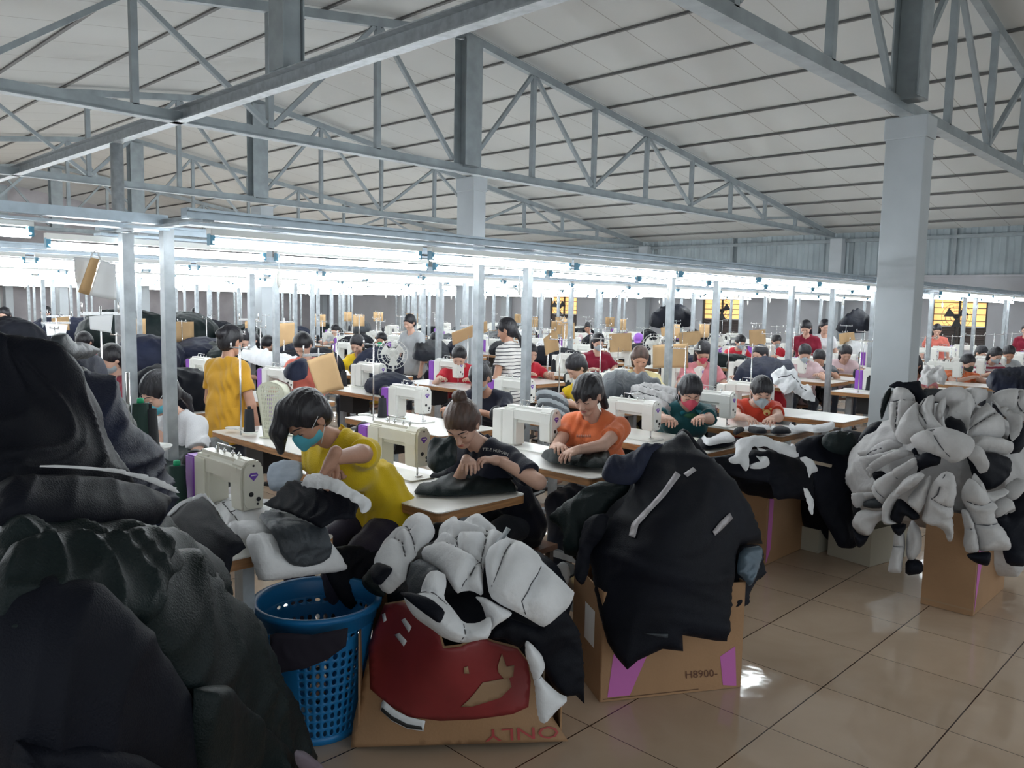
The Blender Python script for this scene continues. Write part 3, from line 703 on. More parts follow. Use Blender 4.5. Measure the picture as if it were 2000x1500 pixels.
for r, y0 in enumerate(ROWS[:10]):
    xs = LX[r] if r < 2 else [1.38+1.04*k-(0.02*r) for k in range(17)]
    for k, x0 in enumerate(xs):
        cx, cy = x0+TW/2, y0+TL/2+(.02 if r % 2 else 0)
        if not sees(cx, cy): continue
        if abs(cx-RX-.1) < .42 and min(abs(cy-c) for c in COLY) < .85: continue
        if r > 1 and abs(cx-3.88) < .40 and abs(cy-10.62) < .7: continue
        if any(abs(cx-fx) < .31 and (abs(cy-.0-fy) < .62 or abs(cy-fy-.5) < .62) for fx in FX for fy in FY) and r > 1: continue
        if r == 1 and any(abs(cx-fx) < .31 for fx in FX): cx -= 0
        lab = near_tab.get((r, k)); grp = None
        if lab is None:
            lab = 'white topped sewing table farther along the %s row of tables' % order(r); grp = 'far tables of the %s row' % order(r)
        dup(tab0, (cx, cy, 0), 0, lab, grp); tabs.append((r, k, cx, cy))
        if (r, k) in near_mac: pm, ml = near_mac[(r, k)]; mg = None
        else:
            pm = mac_p if RNG.random() < .45 else mac_v; pu_ = pm is mac_v
            ml = ('white sewing machine with purple end, farther along the %s table row' if pu_ else 'plain white sewing machine farther along the %s table row') % order(r); mg = '%s machines of the %s row' % ('purple ended' if pu_ else 'plain white', order(r))
        if r > 6 and RNG.random() < .3: continue
        if (r, k) in ((1, 0),): continue
        nx, ny = NEED.get((r, k), (cx+.10, cy-.02)); m_o = dup(pm, (nx, ny+.19*.88, TZ+.001), 0, ml, mg); m_o.scale = (.88, .88, .88)
        if r > 0 or k > 3:
            sx, sy = cx-.2, cy+.28
            if r > 0 and RNG.random() < .75 or r == 0:
                STANDS.add((r, k)); dup(st0, (sx, sy, TZ+.001), 0, 'steel thread stand on a table of the %s row' % order(r), 'thread stands of the %s row' % order(r))
                if RNG.random() < .7: dup(cb0, (sx, sy-.11, TZ+.038), 0, 'black thread cone on a stand tray in the %s row' % order(r), 'thread cones of the %s row' % order(r))
# ================================================================ soft goods: cloth panels laid in the hall
def seg_dist(P, path, closed=False):
    path = np.array(path, float); B = np.roll(path, -1, 0) if closed else path[1:]; A = path if closed else path[:-1]; best = np.full(len(P), 1e9)
    for a, b in zip(A, B):
        d = b-a; L = d@d+1e-9; t = np.clip(((P-a)@d)/L, 0, 1); best = np.minimum(best, np.hypot(*(P-a-t[:, None]*d).T))
    return best
def inside(P, poly):
    poly = np.array(poly, float); c = np.zeros(len(P), bool); n = len(poly)
    for i in range(n):
        a, b = poly[i], poly[(i+1) % n]
        m = ((a[1] > P[:, 1]) != (b[1] > P[:, 1])); x = (b[0]-a[0])*(P[:, 1]-a[1])/((b[1]-a[1]) or 1e-9)+a[0]; c ^= m & (P[:, 0] < x)
    return c
def rays(P): return ((P[:, 0]-1000)/F)[:, None]*_r-((P[:, 1]-750)/F)[:, None]*_u+_fw
def zsurf(z): return lambda P: (lambda d: EYE+d*((z-H)/d[:, 2])[:, None])(rays(P))
def ysurf(y): return lambda P: (lambda d: EYE+d*(y/d[:, 1])[:, None])(rays(P))
def dsurf(ctrl):
    """surface through points seen at (x, y) at depth d"""
    C = np.array(ctrl, float); iv = 1/C[:, 2]
    if len(C) == 1: f = lambda P: np.full(len(P), iv[0])
    elif len(C) <= 3:
        A = np.c_[C[:, :2]/1000, np.ones(len(C))]; w = np.linalg.lstsq(A, iv, rcond=None)[0]; f = lambda P: np.c_[P/1000, np.ones(len(P))]@w
    else:
        X = C[:, :2]/1000; n = len(C); r = np.linalg.norm(X[:, None]-X[None], axis=2); K = np.where(r > 0, r*r*np.log(r+1e-12), 0)+np.eye(n)*1e-4
        Pm = np.c_[np.ones(n), X]; S_ = np.zeros((n+3, n+3)); S_[:n, :n] = K; S_[:n, n:] = Pm; S_[n:, :n] = Pm.T
        w = np.linalg.solve(S_, np.r_[iv, 0, 0, 0])
        def f(P):
            Q = P/1000; r = np.linalg.norm(Q[:, None]-X[None], axis=2); return np.where(r > 0, r*r*np.log(r+1e-12), 0)@w[:n]+np.c_[np.ones(len(P)), Q]@w[n:]
    return lambda P: EYE+rays(P)/f(P)[:, None]
def dense(poly, step, rag=0, rs=None):
    out = []; n = len(poly); rs = rs or RNG
    for i in range(n):
        a = np.array(poly[i], float); b = np.array(poly[(i+1) % n], float); k = max(1, int(np.linalg.norm(b-a)/step)); t = (b-a)/(np.linalg.norm(b-a)+1e-9)
        for j in range(k):
            p = a+(b-a)*j/k
            if rag and j: p = p+np.array((-t[1], t[0]))*rs.uniform(-rag, rag)
            out.append(p)
    return out
def round_poly(poly, it=1):
    P = [np.array(p[:2], float) for p in poly]
    for _ in range(it):
        Q = []
        for i in range(len(P)): a, b = P[i], P[(i+1) % len(P)]; Q += [a*.8+b*.2, a*.2+b*.8]
        P = Q
    return P
def patch(name, poly, surf, m, th=.03, w=30, seams=(), sw=12, sd=.75, bulge=0., bw=80, fold=0., ff=14., fa=0., fj=1.2, step=7, rag=0, off=0., rnd=1, parent=None, seed=None, back=.35, lump=0.):
    rs = random.Random(seed if seed is not None else int(abs(sum(p[0]*7+p[1] for p in poly))))
    pl = round_poly(poly, rnd) if rnd else [np.array(p, float) for p in poly]
    bd = dense(pl, step, rag, rs); lo = np.min(bd, 0); hi = np.max(bd, 0); pts = []
    y = lo[1]; j = 0
    while y < hi[1]:
        x = lo[0]+(step/2 if j % 2 else 0)
        while x < hi[0]: pts.append((x+rs.uniform(-.15, .15)*step, y+rs.uniform(-.15, .15)*step)); x += step
        y += step*.87; j += 1
    pts = np.array(pts); pts = pts[inside(pts, bd)]
    if len(pts): pts = pts[seg_dist(pts, bd, True) > step*.45]
    extra = []
    for s_ in seams: extra += [q for q in dense(s_, step)[:max(1, 999)]][:-1] if len(s_) > 1 else []
    nb = len(bd); allp = [Vector(p) for p in bd]+[Vector(p) for p in pts]
    vo, eo, fo, ov, oe, of = delaunay_2d_cdt(allp, [(i, (i+1) % nb) for i in range(nb)], [], 1, 1e-4)
    P = np.array([(v.x, v.y) for v in vo]); Fc = [tuple(f) for f in fo]
    db = seg_dist(P, bd, True); isb = db < 1e-3
    B = surf(P); Bx = surf(P+np.array((1., 0))); By = surf(P+np.array((0, 1.))); nr = np.cross(Bx-B, By-B); nr /= np.linalg.norm(nr, axis=1)[:, None]+1e-12
    tocam = EYE-B; sg = np.sign((nr*tocam).sum(1)); nr *= sg[:, None]
    dep = (B-EYE)@_fw; mpp = dep/F
    prof = lambda d, ww: np.sqrt(np.clip(1-(1-np.clip(d/ww, 0, 1))**2, 0, 1))
    ms = float(np.median(mpp)); w = max(w, th/ms*1.05); bw = max(bw, bulge/ms*1.4)
    t = prof(db, w); h = th*t
    if seams:
        ds = np.min([seg_dist(P, s_) for s_ in seams], 0); q = prof(ds, sw); h = h*(1-sd+sd*q)
    h = h+bulge*prof(db, bw)
    cx, cy = P.mean(0); ca, sa = math.cos(fa), math.sin(fa); u = ((P[:, 0]-cx)*ca+(P[:, 1]-cy)*sa)*mpp; v = (-(P[:, 0]-cx)*sa+(P[:, 1]-cy)*ca)*mpp
    s1, s2, s3 = rs.uniform(0, 6), rs.uniform(0, 6), rs.uniform(0, 6)
    if fold:
        wv = u*ff*2+fj*np.sin(v*ff*.9+s1)+fj*.7*np.sin(v*ff*2.1+u*ff*.7+s2)
        r1 = 1-np.abs(np.sin(wv)); r2 = 1-np.abs(np.sin(wv*1.9+2.1*np.sin(v*ff*1.3+s3)))
        amp = .55+.45*np.sin(u*ff*.6+v*ff*.8+s3)
        r3 = 1-np.abs(np.sin(u*ff*4.3+v*ff*1.1+2.4*np.sin(v*ff*1.9+s2)+1.5*np.sin(u*ff*1.4+s1))); msk = np.clip(np.sin(u*ff*1.1+s2)*np.sin(v*ff*1.3+s1)*1.6+.2, 0, 1)
        h = h+fold*(r1**1.8*amp+.45*r2**1.8+.42*r3**2.2*msk)*prof(db, w*.7)
    if lump: h = h+lump*(np.sin(u*31+s1+2*np.sin(v*23))*np.sin(v*27+s2))*prof(db, w)
    Vf = B+nr*(h+off)[:, None]; Vb = B+nr*(off-back*th*t-.0015)[:, None]; n = len(P)
    V = np.concatenate([Vf, Vb]); Fs = []
    for f in Fc:
        a, b, c = f[0], f[1], f[2]
        nn = np.cross(Vf[b]-Vf[a], Vf[c]-Vf[a])
        if nn@(nr[a]) < 0: a, b, c = a, c, b
        Fs += [(a, b, c), (c+n, b+n, a+n)]
    # close the rim
    ec = {}
    for a, b, c in Fs[::2]:
        for e in ((a, b), (b, c), (c, a)): ec[e] = 1
    for (a, b) in list(ec):
        if (b, a) not in ec: Fs += [(b, a, a+n), (b, a+n, b+n)]
    me = np_mesh(name, V, np.array(Fs), m); o = link(name, me, parent)
    for s_ in (seams if sd > .5 else ()):
        q = np.array(dense(s_, step)); q = q[:max(2, len(q)-max(1, int(np.linalg.norm(np.array(s_[-1])-np.array(s_[0]))/step)))] if len(s_) > 1 else q
        q = np.concatenate([np.linspace(a_, b_, max(2, int(np.linalg.norm(np.array(b_)-np.array(a_))/step))) for a_, b_ in zip(np.array(s_, float)[:-1], np.array(s_, float)[1:])])
        q = q[inside(q, bd)]
        if len(q) < 2: continue
        ln = []
        for x, y in q: d2 = (P[:, 0]-x)**2+(P[:, 1]-y)**2; k6 = np.argsort(d2)[:6]; w6 = 1/(d2[k6]+4.); ln.append((Vf[k6]+nr[k6]*.0003).T@w6/w6.sum())
        ln = [ln[0]]+[ln[k_-1]*.25+ln[k_]*.5+ln[k_+1]*.25 for k_ in range(1, len(ln)-1)]+[ln[-1]]
        mb = MB(); mb.tube(ln, .0014*max(1., ms*700), 5); part('quilting_seam', mb, seam_m, o)
    return o
def garment(name, label, poly, surf, m, cat='garment', group=None, **kw):
    o = patch(name, poly, surf, m, **kw); return tag(o, label, cat, group)
def cr(pts, sc, ox, oy): return [(ox+x/sc, oy+y/sc) for x, y in pts]
def heap(name, label, blobs, m, h=.03, amp=.02, cat='garment', fq=9, group=None, parent=None, k=.12, floor=None):
    ops = [U(ell(c, r), k if i else 0) for i, (c, r) in enumerate(blobs)]
    if floor is not None: ops.append(half((0, 0, -1), -floor))
    s = RNG.uniform(0, 6)
    def d(X, Y, Z):
        wv = fq*2*(X+.6*Z)+1.3*np.sin(Y*fq+s)+np.sin(Z*fq*1.7+s); w2 = fq*2.6*(Y-.5*Z)+1.3*np.sin(X*fq*1.2+s)
        return -amp*((1-np.abs(np.sin(wv)))**1.5+.6*(1-np.abs(np.sin(w2)))**1.5)
    me = np_mesh(name, *nets(ops, h, d), m); o = link(name, me, parent)
    return tag(o, label, cat, group) if parent is None else o
# ================================================================ PEOPLE
blue_mask = mat('blue surgical mask', (.10, .47, .60), .7); grey_mask = mat('pale grey cloth mask', (.36, .42, .46), .8); dark_mask = mat('dark cloth mask', (.05, .06, .05), .8); pink_mask = mat('pink mask', (.62, .08, .13), .7)
yel = cloth((.72, .50, .015), 'yellow T-shirt cotton'); mus = cloth((.62, .33, .03), 'mustard shirt cotton'); org = cloth((.74, .185, .07), 'orange T-shirt cotton'); redo = cloth((.58, .055, .025), 'red orange T-shirt cotton')
teal = cloth((.012, .085, .10), 'dark teal cotton'); blk = cloth((.012, .014, .028), 'black navy T-shirt cotton'); wsh = cloth((.66, .66, .68), 'white shirt cotton'); red = cloth((.55, .025, .045), 'red cotton'); mar = cloth((.24, .012, .035), 'maroon cotton')
pnk = cloth((.60, .22, .25), 'pink cotton'); coral = cloth((.66, .17, .13), 'coral cotton'); lpink = cloth((.62, .46, .48), 'pale pink cotton'); pyel = cloth((.66, .58, .30), 'pale yellow cotton'); gshirt = cloth((.42, .44, .46), 'grey polo cotton')
def striped(name, ca, cb, fr=30., ratio=.25):
    m, t, b = nt(name); L = t.links.new; tc = N(t, 'ShaderNodeTexCoord'); s = N(t, 'ShaderNodeSeparateXYZ'); L(tc.outputs['Object'], s.inputs[0])
    n = N(t, 'ShaderNodeTexNoise', Scale=4.); L(tc.outputs['Object'], n.inputs['Vector']); a = N(t, 'ShaderNodeMath', operation='MULTIPLY_ADD'); L(n.outputs[0], a.inputs[0]); a.inputs[1].default_value = .03; L(s.outputs[2], a.inputs[2])
    q = N(t, 'ShaderNodeMath', operation='MULTIPLY'); L(a.outputs[0], q.inputs[0]); q.inputs[1].default_value = fr; f = N(t, 'ShaderNodeMath', operation='FRACT'); L(q.outputs[0], f.inputs[0])
    c = N(t, 'ShaderNodeMath', operation='LESS_THAN'); L(f.outputs[0], c.inputs[0]); c.inputs[1].default_value = ratio
    x = N(t, 'ShaderNodeMix', data_type='RGBA'); L(c.outputs[0], x.inputs[0]); x.inputs[6].default_value = (*ca, 1); x.inputs[7].default_value = (*cb, 1); L(x.outputs[2], b.inputs['Base Color']); b.inputs['Roughness'].default_value = .8; return m
stw = striped('white shirt with black stripes', (.68, .66, .64), (.05, .05, .06)); stm = striped('maroon and white striped cotton', (.55, .5, .5), (.25, .02, .05), 16., .5)
def stool_at(x, y, rz, lab, grp=None, proto=[]):
    if not proto:
        t = thing('stool', lab, 'stool', (x, y, 0), rz)
        mb = MB(); mb.box((0, 0, .385), (.30, .38, .028)); part('seat', mb, mat('brown stool wood', (.26, .13, .08), .5, 0, .2, 10), t)
        for sx in (-1, 1):
            for sy in (-1, 1): mb = MB(); mb.box((sx*.12, sy*.16, .185), (.03, .03, .37)); part('leg', mb, mat('dark stool leg', (.10, .075, .06), .6), t)
        mb = MB(); mb.box((0, .16, .12), (.22, .02, .03)); mb.box((0, -.16, .12), (.22, .02, .03)); part('stretcher', mb, MATS['dark stool leg'], t)
        proto.append(t); return t
    return dup(proto[0], (x, y, 0), rz, lab, grp)
def P_(px, py, Z=None, Y=None): return tuple(at(px, py, Z=Z, Y=Y))
def text_on(txt, size, target, world, xdir, up, m, name='print', bend=0):
    cu = bpy.data.curves.new('t', 'FONT'); cu.body = txt; cu.size = size; cu.align_x = 'CENTER'; cu.extrude = .0; cu.resolution_u = 2; ob = bpy.data.objects.new('t', cu); COL.objects.link(ob)
    dg = bpy.context.evaluated_depsgraph_get(); me = bpy.data.meshes.new_from_object(ob.evaluated_get(dg)); bpy.data.objects.remove(ob)
    x = Vector(xdir).normalized(); u = Vector(up); u = (u-x*u.dot(x)).normalized(); z = x.cross(u); inv = target.matrix_world.inverted() if target else None
    root = target.parent if target else None; me.materials.clear(); me.materials.append(m)
    import bmesh
    bm = bmesh.new(); bm.from_mesh(me)
    for v in bm.verts:
        yy = v.co.y-bend*(v.co.x/size)**2*size
        v.co = Vector(world)+x*v.co.x+u*yy
    bm.to_mesh(me); bm.free(); return me, z
PP = {}
w_ = P_(600, 800, Z=1.19); hd = P_(592, 930, Z=.95)
PP['yellow'] = person(w_, 'woman in a bright yellow T-shirt and blue mask bending over a white and black piece', yel, PI+.12, 'short', mask=blue_mask, pitch=.80, yaw=.0, fine=True, sc=.97,
    hands=[tuple(at(622, 900, D=2.74)), P_(640, 935, Z=.90)], poles=[('w', tuple(_r+np.array((0, 0, .25)))), (-.2, -.6, -.8)], sleeve=.42, lean=.66, extra=(((.03, -.035, .09), (.115, -.045, .045), .045, .035), ((.115, -.045, .045), (.165, -.045, -.02), .035, .016)), hgrip=1.2, hdirs=[('w', tuple(-_r*.45+_fw*.15+np.array((0, 0, -.9)))), None], pants=(.035, .03, .05))
PP['black'] = person(P_(903, 828, Z=1.06), 'woman with brown hair in a black lettered T-shirt stitching by hand', blk, PI+.05, 'topbun', hairm=hairb_m, pitch=.72, yaw=.4, fine=True, sc=.97, skin=skin2_m,
    hands=[P_(975, 900, Z=.90), P_(912, 899, Z=.90)], poles=[(-.35, .9, -.35), (-.2, -.6, -.8)], sleeve=.72, hdirs=[(.8, -.5, .15), (.5, .6, 0)], hgrip=1.4)
PP['orange'] = person(P_(1147, 772, Z=1.12), 'woman in an orange T-shirt with a ponytail sewing a dark piece', org, PI+.25, 'bangs', pitch=.50, fine=True, sc=.97, skin=skin2_m,
    hands=[P_(1125, 880, Z=.86), P_(1092, 872, Z=.86)], poles=[(-.35, .8, -.6), (-.2, -.6, -.8)], sleeve=.5, extra=(((-.10, .03, .05), (-.10, .05, -.14), .03, .025),))
PP['teal'] = person(P_(1348, 765, Z=1.05), 'woman in a dark teal T-shirt with pink mask below her chin', teal, PI+.75, 'bob', pitch=.62, fine=True, sc=.97, mask=pink_mask, hands=[P_(1352, 832, Z=.95), P_(1320, 838, Z=.93)], sleeve=.7, skin=skin2_m, poles=[(-.25, .9, -.6), (-.25, -.9, -.6)], hgrip=1.5)
PP['red'] = person(P_(1487, 765, Z=1.0), 'woman in a red orange T-shirt with a bear face print and pale mask', redo, PI+.70, 'tied', pitch=.55, fine=True, sc=.97, mask=grey_mask, skin=skin2_m, hands=[P_(1500, 836, Z=.82), P_(1478, 830, Z=.82)], sleeve=.5, poles=[(-.25, .9, -.5), (-.25, -.9, -.5)])
PP['white'] = person(P_(312, 768, Z=1.12), 'woman in a white short sleeved shirt and blue mask behind the lamp post', wsh, PI+.1, 'tied', pitch=.55, fine=True, sc=.97, mask=blue_mask, skin=skin2_m, hands=[P_(300, 892, Z=.84), P_(285, 890, Z=.84)], sleeve=.6)
PP['mustard'] = person((2.72, 5.42, 1.335), 'standing woman in a mustard shirt seen from behind, dark hair tied low', mus, .25, 'bun', stand=True, pitch=.25, fine=True, sc=.90, hands='down', sleeve=.6, lean=.03)
PP['stripe'] = person((5.5, 5.42, 1.385), 'standing woman in a white and black striped shirt seen from behind', stw, PI/2+.25, 'tied', stand=True, pitch=.3, yaw=.3, sc=.93, hands='down', sleeve=.5, lean=.05, fine=True)
for k_, n_ in (('yellow', 0), ('black', 0), ('orange', 0), ('teal', 0), ('red', 0), ('white', 0)): pass
bgp = [
 ((218, 702), 6.5, 'woman in maroon with a pale mask behind the first post', mar, PI+.1, 'bob', grey_mask, .5),
 ((698, 673), 7.95, 'woman in a yellow T-shirt looking down, left of the white fan', yel, PI+.5, 'tied', None, .5),
 ((592, 674), 6.5, 'bent worker with black cap of hair before the hanging kraft cards', coral, PI+.5, 'short', None, .8),
 ((525, 672), 9.95, 'worker in a pink T-shirt leaning over white wadding', pnk, PI, 'short', None, .9),
 ((487, 664), 7.95, 'worker with brown skin and black hair just right of the mustard shirt', grn_f, PI+.6, 'bob', None, .6),
 ((937, 738), 4.5, 'woman in dark clothes and grey mask behind the woman in black', blk, PI+.35, 'bangs', grey_mask, .55),
 ((897, 697), 6.5, 'worker in a bright red T-shirt left of the striped shirt', red, PI+.7, 'short', None, .6),
 ((1036, 690), 6.5, 'worker in a red T-shirt half behind a post, right of the striped shirt', red, PI+1.2, 'tied', None, .3),
 ((1168, 668), 6.5, 'woman in a maroon T-shirt facing the camera with grey mask', mar, PI+1.0, 'bob', grey_mask, .4),
 ((1126, 718), 4.5, 'small worker in a yellow T-shirt behind the woman in orange', yel, PI-.3, 'short', None, .7),
 ((1250, 700), 4.5, 'woman in a pale yellow flowered blouse with brown hair', pyel, PI+.7, 'bob', None, .45),
 ((1247, 666), 7.95, 'worker with a purple cap and yellow top in the middle distance', yel, PI+.5, 'short', None, .5),
 ((1373, 687), 4.5, 'woman in a pink blouse looking down, behind the teal T-shirt', pnk, PI+.75, 'long', pink_mask, .75),
 ((1446, 668), 6.5, 'worker in a red T-shirt with a pale blue mask', red, PI+.9, 'short', grey_mask, .5),
 ((1484, 693), 4.5, 'woman in red seen from the side, behind the woman with the bear print', red, PI-.2, 'bun', None, .2),
 ((1516, 666), 6.5, 'worker in a red top next to the white paper on the wall side', red, PI+.9, 'short', grey_mask, .5),
 ((1572, 690), 4.5, 'woman in a pale pink blouse with a white mask sewing', lpink, PI+.5, 'tied', grey_mask, .6),
 ((1652, 690), 4.5, 'woman in a pale pink blouse leaning beside the big column', lpink, PI+.6, 'long', None, .6),
 ((1890, 709), 3.05, 'woman in an orange T-shirt with a dark mask at the far right', org, PI+1.0, 'short', dark_mask, .4),
 ((1917, 690), 3.5, 'worker in yellow behind the woman in the orange T-shirt', yel, PI+.9, 'tied', None, .4),
 ((1944, 694), 3.05, 'worker in a maroon striped T-shirt with a pale blue mask', stm, PI+.9, 'bob', grey_mask, .5),
 ((1970, 690), 3.05, 'man in a grey polo shirt at the right edge', gshirt, PI+.5, 'short', None, .6),
 ((1783, 712), 3.05, 'woman in brown pink seen in profile just right of the big column', pnk, PI, 'long', None, .4),
 ((850, 663), 9.95, 'worker in dark clothes among black jackets in the middle distance', blk, PI+.6, 'short', None, .6),
 ((745, 664), 9.95, 'small worker with a green mask far behind', blk, PI+.6, 'short', mat('green mask', (.02, .4, .2), .7), .3),
 ((60, 655), 13.4, 'worker bent low at the far left under the white sheets', coral, PI+.2, 'short', None, .9),
 ((165, 668), 9.95, 'worker in a pink top at the far left beside the first post', pnk, PI+.6, 'short', None, .7),
 ((1148, 640), 11.4, 'distant worker in mauve below the far left window', lpink, PI+.6, 'bob', None, .4),
 ((545, 640), 13.4, 'distant worker in white among the far machines', wsh, PI+.4, 'short', None, .5),
 ((655, 645), 13.4, 'distant worker in grey behind the leaning worker', gshirt, PI+.4, 'bob', None, .5),
 ((1310, 655), 9.95, 'distant dark haired worker bent behind the big kraft card', blk, PI+.4, 'bob', None, .6),
 ((1600, 700), 4.5, 'worker with folded arms between two pale pink blouses', gry_f, PI+.4, 'short', None, .6),
]
for (px, py), Y, lab, sh, face, hr, mk, pt in bgp:
    h_ = P_(px, py, Y=Y); person(h_, lab, sh, face, hr, mask=mk, pitch=pt, sc=.95, hairm=hairb_m if 'brown hair' in lab else None, cap=purple if 'purple cap' in lab else None, skin=skin2_m if RNG.random() < .6 else skin_m)
stand = [((1574, 640), 5.4, 'standing woman in a dark red top bending by the far tables', mar, PI+.2, 'long', .6, 1.38), ((1611, 638), 5.4, 'standing woman in a white blouse beside the one in dark red', wsh, PI+.8, 'long', .3, 1.38),
 ((1830, 650), 4.9, 'standing woman in a coral flowered blouse before the right window', coral, PI+.4, 'bun', .5, 1.3), ((382, 612), 16.0, 'distant standing woman facing the camera, left of the mustard shirt', gshirt, PI+1.2, 'long', .1, 1.3),
 ((90, 612), 15.7, 'distant dark haired standing worker at the far left', blk, PI+.5, 'short', .3, 1.3), ((8, 617), 12.2, 'standing worker cut by the left edge', gshirt, PI+1., 'short', .2, 1.3), ((800, 630), 8.9, 'standing worker in grey before the far machines', gshirt, PI+.2, 'short', .4, 1.36),
 ((2003, 655), 4.0, 'standing worker cut by the right edge, arm raised', mar, PI, 'short', .1, 1.4)]
for (px, py), Y, lab, sh, face, hr, pt, Z in stand: person(P_(px, py, Y=Y), lab, sh, face, hr, stand=True, pitch=pt, sc=.93, hands='down', lean=.08, skin=skin2_m)
bpy.context.view_layer.update()
for o in [o for o in bpy.data.objects if o.name.split('.')[0] == 'person']:
    if 'standing' in o['label']: continue
    near = [k for k in PP if PP[k][0] is o]
    if near: stool_at(o.location.x, o.location.y, o.rotation_euler.z, 'brown wooden stool under the woman in the %s shirt' % {'yellow': 'yellow', 'black': 'black', 'orange': 'orange', 'teal': 'teal', 'red': 'red orange', 'white': 'white'}[near[0]])
    else: stool_at(o.location.x, o.location.y, o.rotation_euler.z, 'brown wooden stool under a worker in the far rows', 'stools of the far rows')
# ================================================================ boxes, basket, decals
from mathutils.bvhtree import BVHTree
def drape(z, y):
    a, b = zsurf(z), ysurf(y)
    def f(P):
        A, B = a(P), b(P); da = (A-EYE)@_fw; db = (B-EYE)@_fw; k = .03
        d = np.maximum(da, db); h = np.maximum(k-np.abs(da-db), 0)/k; d = d+h*h*k*.25
        return EYE+rays(P)*d[:, None]
    return f
def bsurf(o, d0):
    me = o.data; mw = o.matrix_world; bv = BVHTree.FromPolygons([mw@v.co for v in me.vertices], [tuple(p.vertices) for p in me.polygons])
    def f(P):
        R = rays(P); out = []
        for r in R:
            l = np.linalg.norm(r); h = bv.ray_cast(Vector(EYE), Vector(r/l)); out.append(tuple(h[0]) if h[0] is not None else tuple(EYE+r*d0))
        return np.array(out)
    return f
def px_text(txt, x, y, size, surf, m, parent, rot=0., off=.003, bend=0., name='lettering', sx=1.):
    cu = bpy.data.curves.new('t', 'FONT'); cu.body = txt; cu.size = 1; cu.align_x = 'CENTER'; cu.align_y = 'CENTER'; cu.resolution_u = 2; ob = bpy.data.objects.new('t', cu); COL.objects.link(ob)
    me = bpy.data.meshes.new_from_object(ob.evaluated_get(bpy.context.evaluated_depsgraph_get())); bpy.data.objects.remove(ob)
    V = np.array([tuple(v.co) for v in me.vertices]); c, s = math.cos(rot), math.sin(rot)
    X = V[:, 0]*size*sx; Yv = -V[:, 1]*size+bend*(V[:, 0])**2*size; P = np.c_[x+X*c-Yv*s, y+X*s+Yv*c]
    W = surf(P); W = W+(EYE-W)/np.linalg.norm(EYE-W, axis=1)[:, None]*off
    for v, w in zip(me.vertices, W): v.co = tuple(w)
    me.materials.clear(); me.materials.append(m); o = link(name, me)
    if parent is not None: o.parent = parent; o.matrix_parent_inverse = parent.matrix_world.inverted()
    return o
def decal(poly, surf, m, parent, name='print', off=.003, rnd=0, step=5):
    o = patch(name, poly, surf, m, th=0, rnd=rnd, step=step, off=off, back=0)
    if parent is not None: o.parent = parent; o.matrix_parent_inverse = parent.matrix_world.inverted()
    return o
bpy.context.view_layer.update()
def shirt_of(k): return [c for c in PP[k][0].children if c.name.startswith('shirt')][0]
ink_w = mat('white ink', (.62, .62, .60), .7); ink_y = mat('yellow ink', (.75, .55, .22), .7); ink_c = mat('cyan ink', (.03, .28, .36), .7); ink_k = mat('black ink', (.02, .02, .02), .7); ink_g = mat('green ink', (.03, .14, .07), .7)
s_ = shirt_of('black'); px_text('TTLE HUMAN', 968, 880, 8.5, bsurf(s_, 3.9), ink_w, s_, rot=.2, bend=.04)
s_ = shirt_of('orange'); px_text('···~···', 1139, 852, 14, bsurf(s_, 4.6), ink_w, s_, rot=.0) if False else None
s_ = shirt_of('red'); sf = bsurf(s_, 6.2)
def ring(cx, cy, rx, ry, n=14): return [(cx+rx*math.cos(2*PI*i/n), cy+ry*math.sin(2*PI*i/n)) for i in range(n)]
decal(ring(1498, 806, 7, 6), sf, ink_y, s_, 'bear_print'); decal(ring(1491, 800, 2.6, 2.6, 8), sf, ink_y, s_, 'bear_print_ear'); decal(ring(1505, 799, 2.6, 2.6, 8), sf, ink_y, s_, 'bear_print_ear'); decal(ring(1498, 808, 3, 2.2, 8), sf, redo, s_, 'bear_print_muzzle', off=.005)
s_ = shirt_of('teal'); sf = bsurf(s_, 5.5)
decal([(1328, 805), (1337, 799), (1350, 798), (1349, 803), (1338, 805), (1331, 812)], sf, ink_c, s_, 'cyan_print'); decal([(1358, 800), (1368, 801), (1376, 806), (1377, 812), (1370, 811), (1362, 806)], sf, ink_c, s_, 'cyan_print'); decal(ring(1350, 812, 14, 5), sf, ink_g, s_, 'green_print')
s_ = shirt_of('orange'); sf = bsurf(s_, 4.6)
for i in range(7): decal([(1126+i*4.2, 849+(i % 2)), (1129+i*4.2, 849), (1129+i*4.2, 854), (1126+i*4.2, 854)], sf, mat('faded print', (.62, .28, .2), .7), s_, 'faded_print')
s_ = shirt_of('yellow'); sf = bsurf(s_, 3.1)
decal([(638, 905), (642, 897), (648, 900), (646, 925), (641, 930)], sf, ink_k, s_, 'black_print'); decal([(652, 912), (662, 922), (664, 934), (656, 936), (650, 926)], sf, ink_k, s_, 'black_print')
def cbox(label, c, dx, dy, h, rz, m=None, flaps=True, name='cardboard_box'):
    """open cardboard box standing on the floor with its four side panels"""
    t = thing(name, label, 'box', (c[0], c[1], 0), rz); m = m or card; w = .006
    mb = MB(); mb.box((0, 0, .004), (dx-.02, dy-.02, .008)); part('bottom_panel', mb, m, t)
    for a, b, s1, s2 in ((0, dy/2, dx, w), (0, -dy/2, dx, w), (dx/2, 0, w, dy), (-dx/2, 0, w, dy)):
        mb = MB(); mb.box((a, b, h/2+.002), (s1, s2, h)); part('side_panel', mb, m, t)
    return t
def on_panel(t, quad, m, name):   # quad in local box coordinates
    mb = MB(); mb.add(quad, [tuple(range(len(quad)))]); return part(name, mb, m, t)
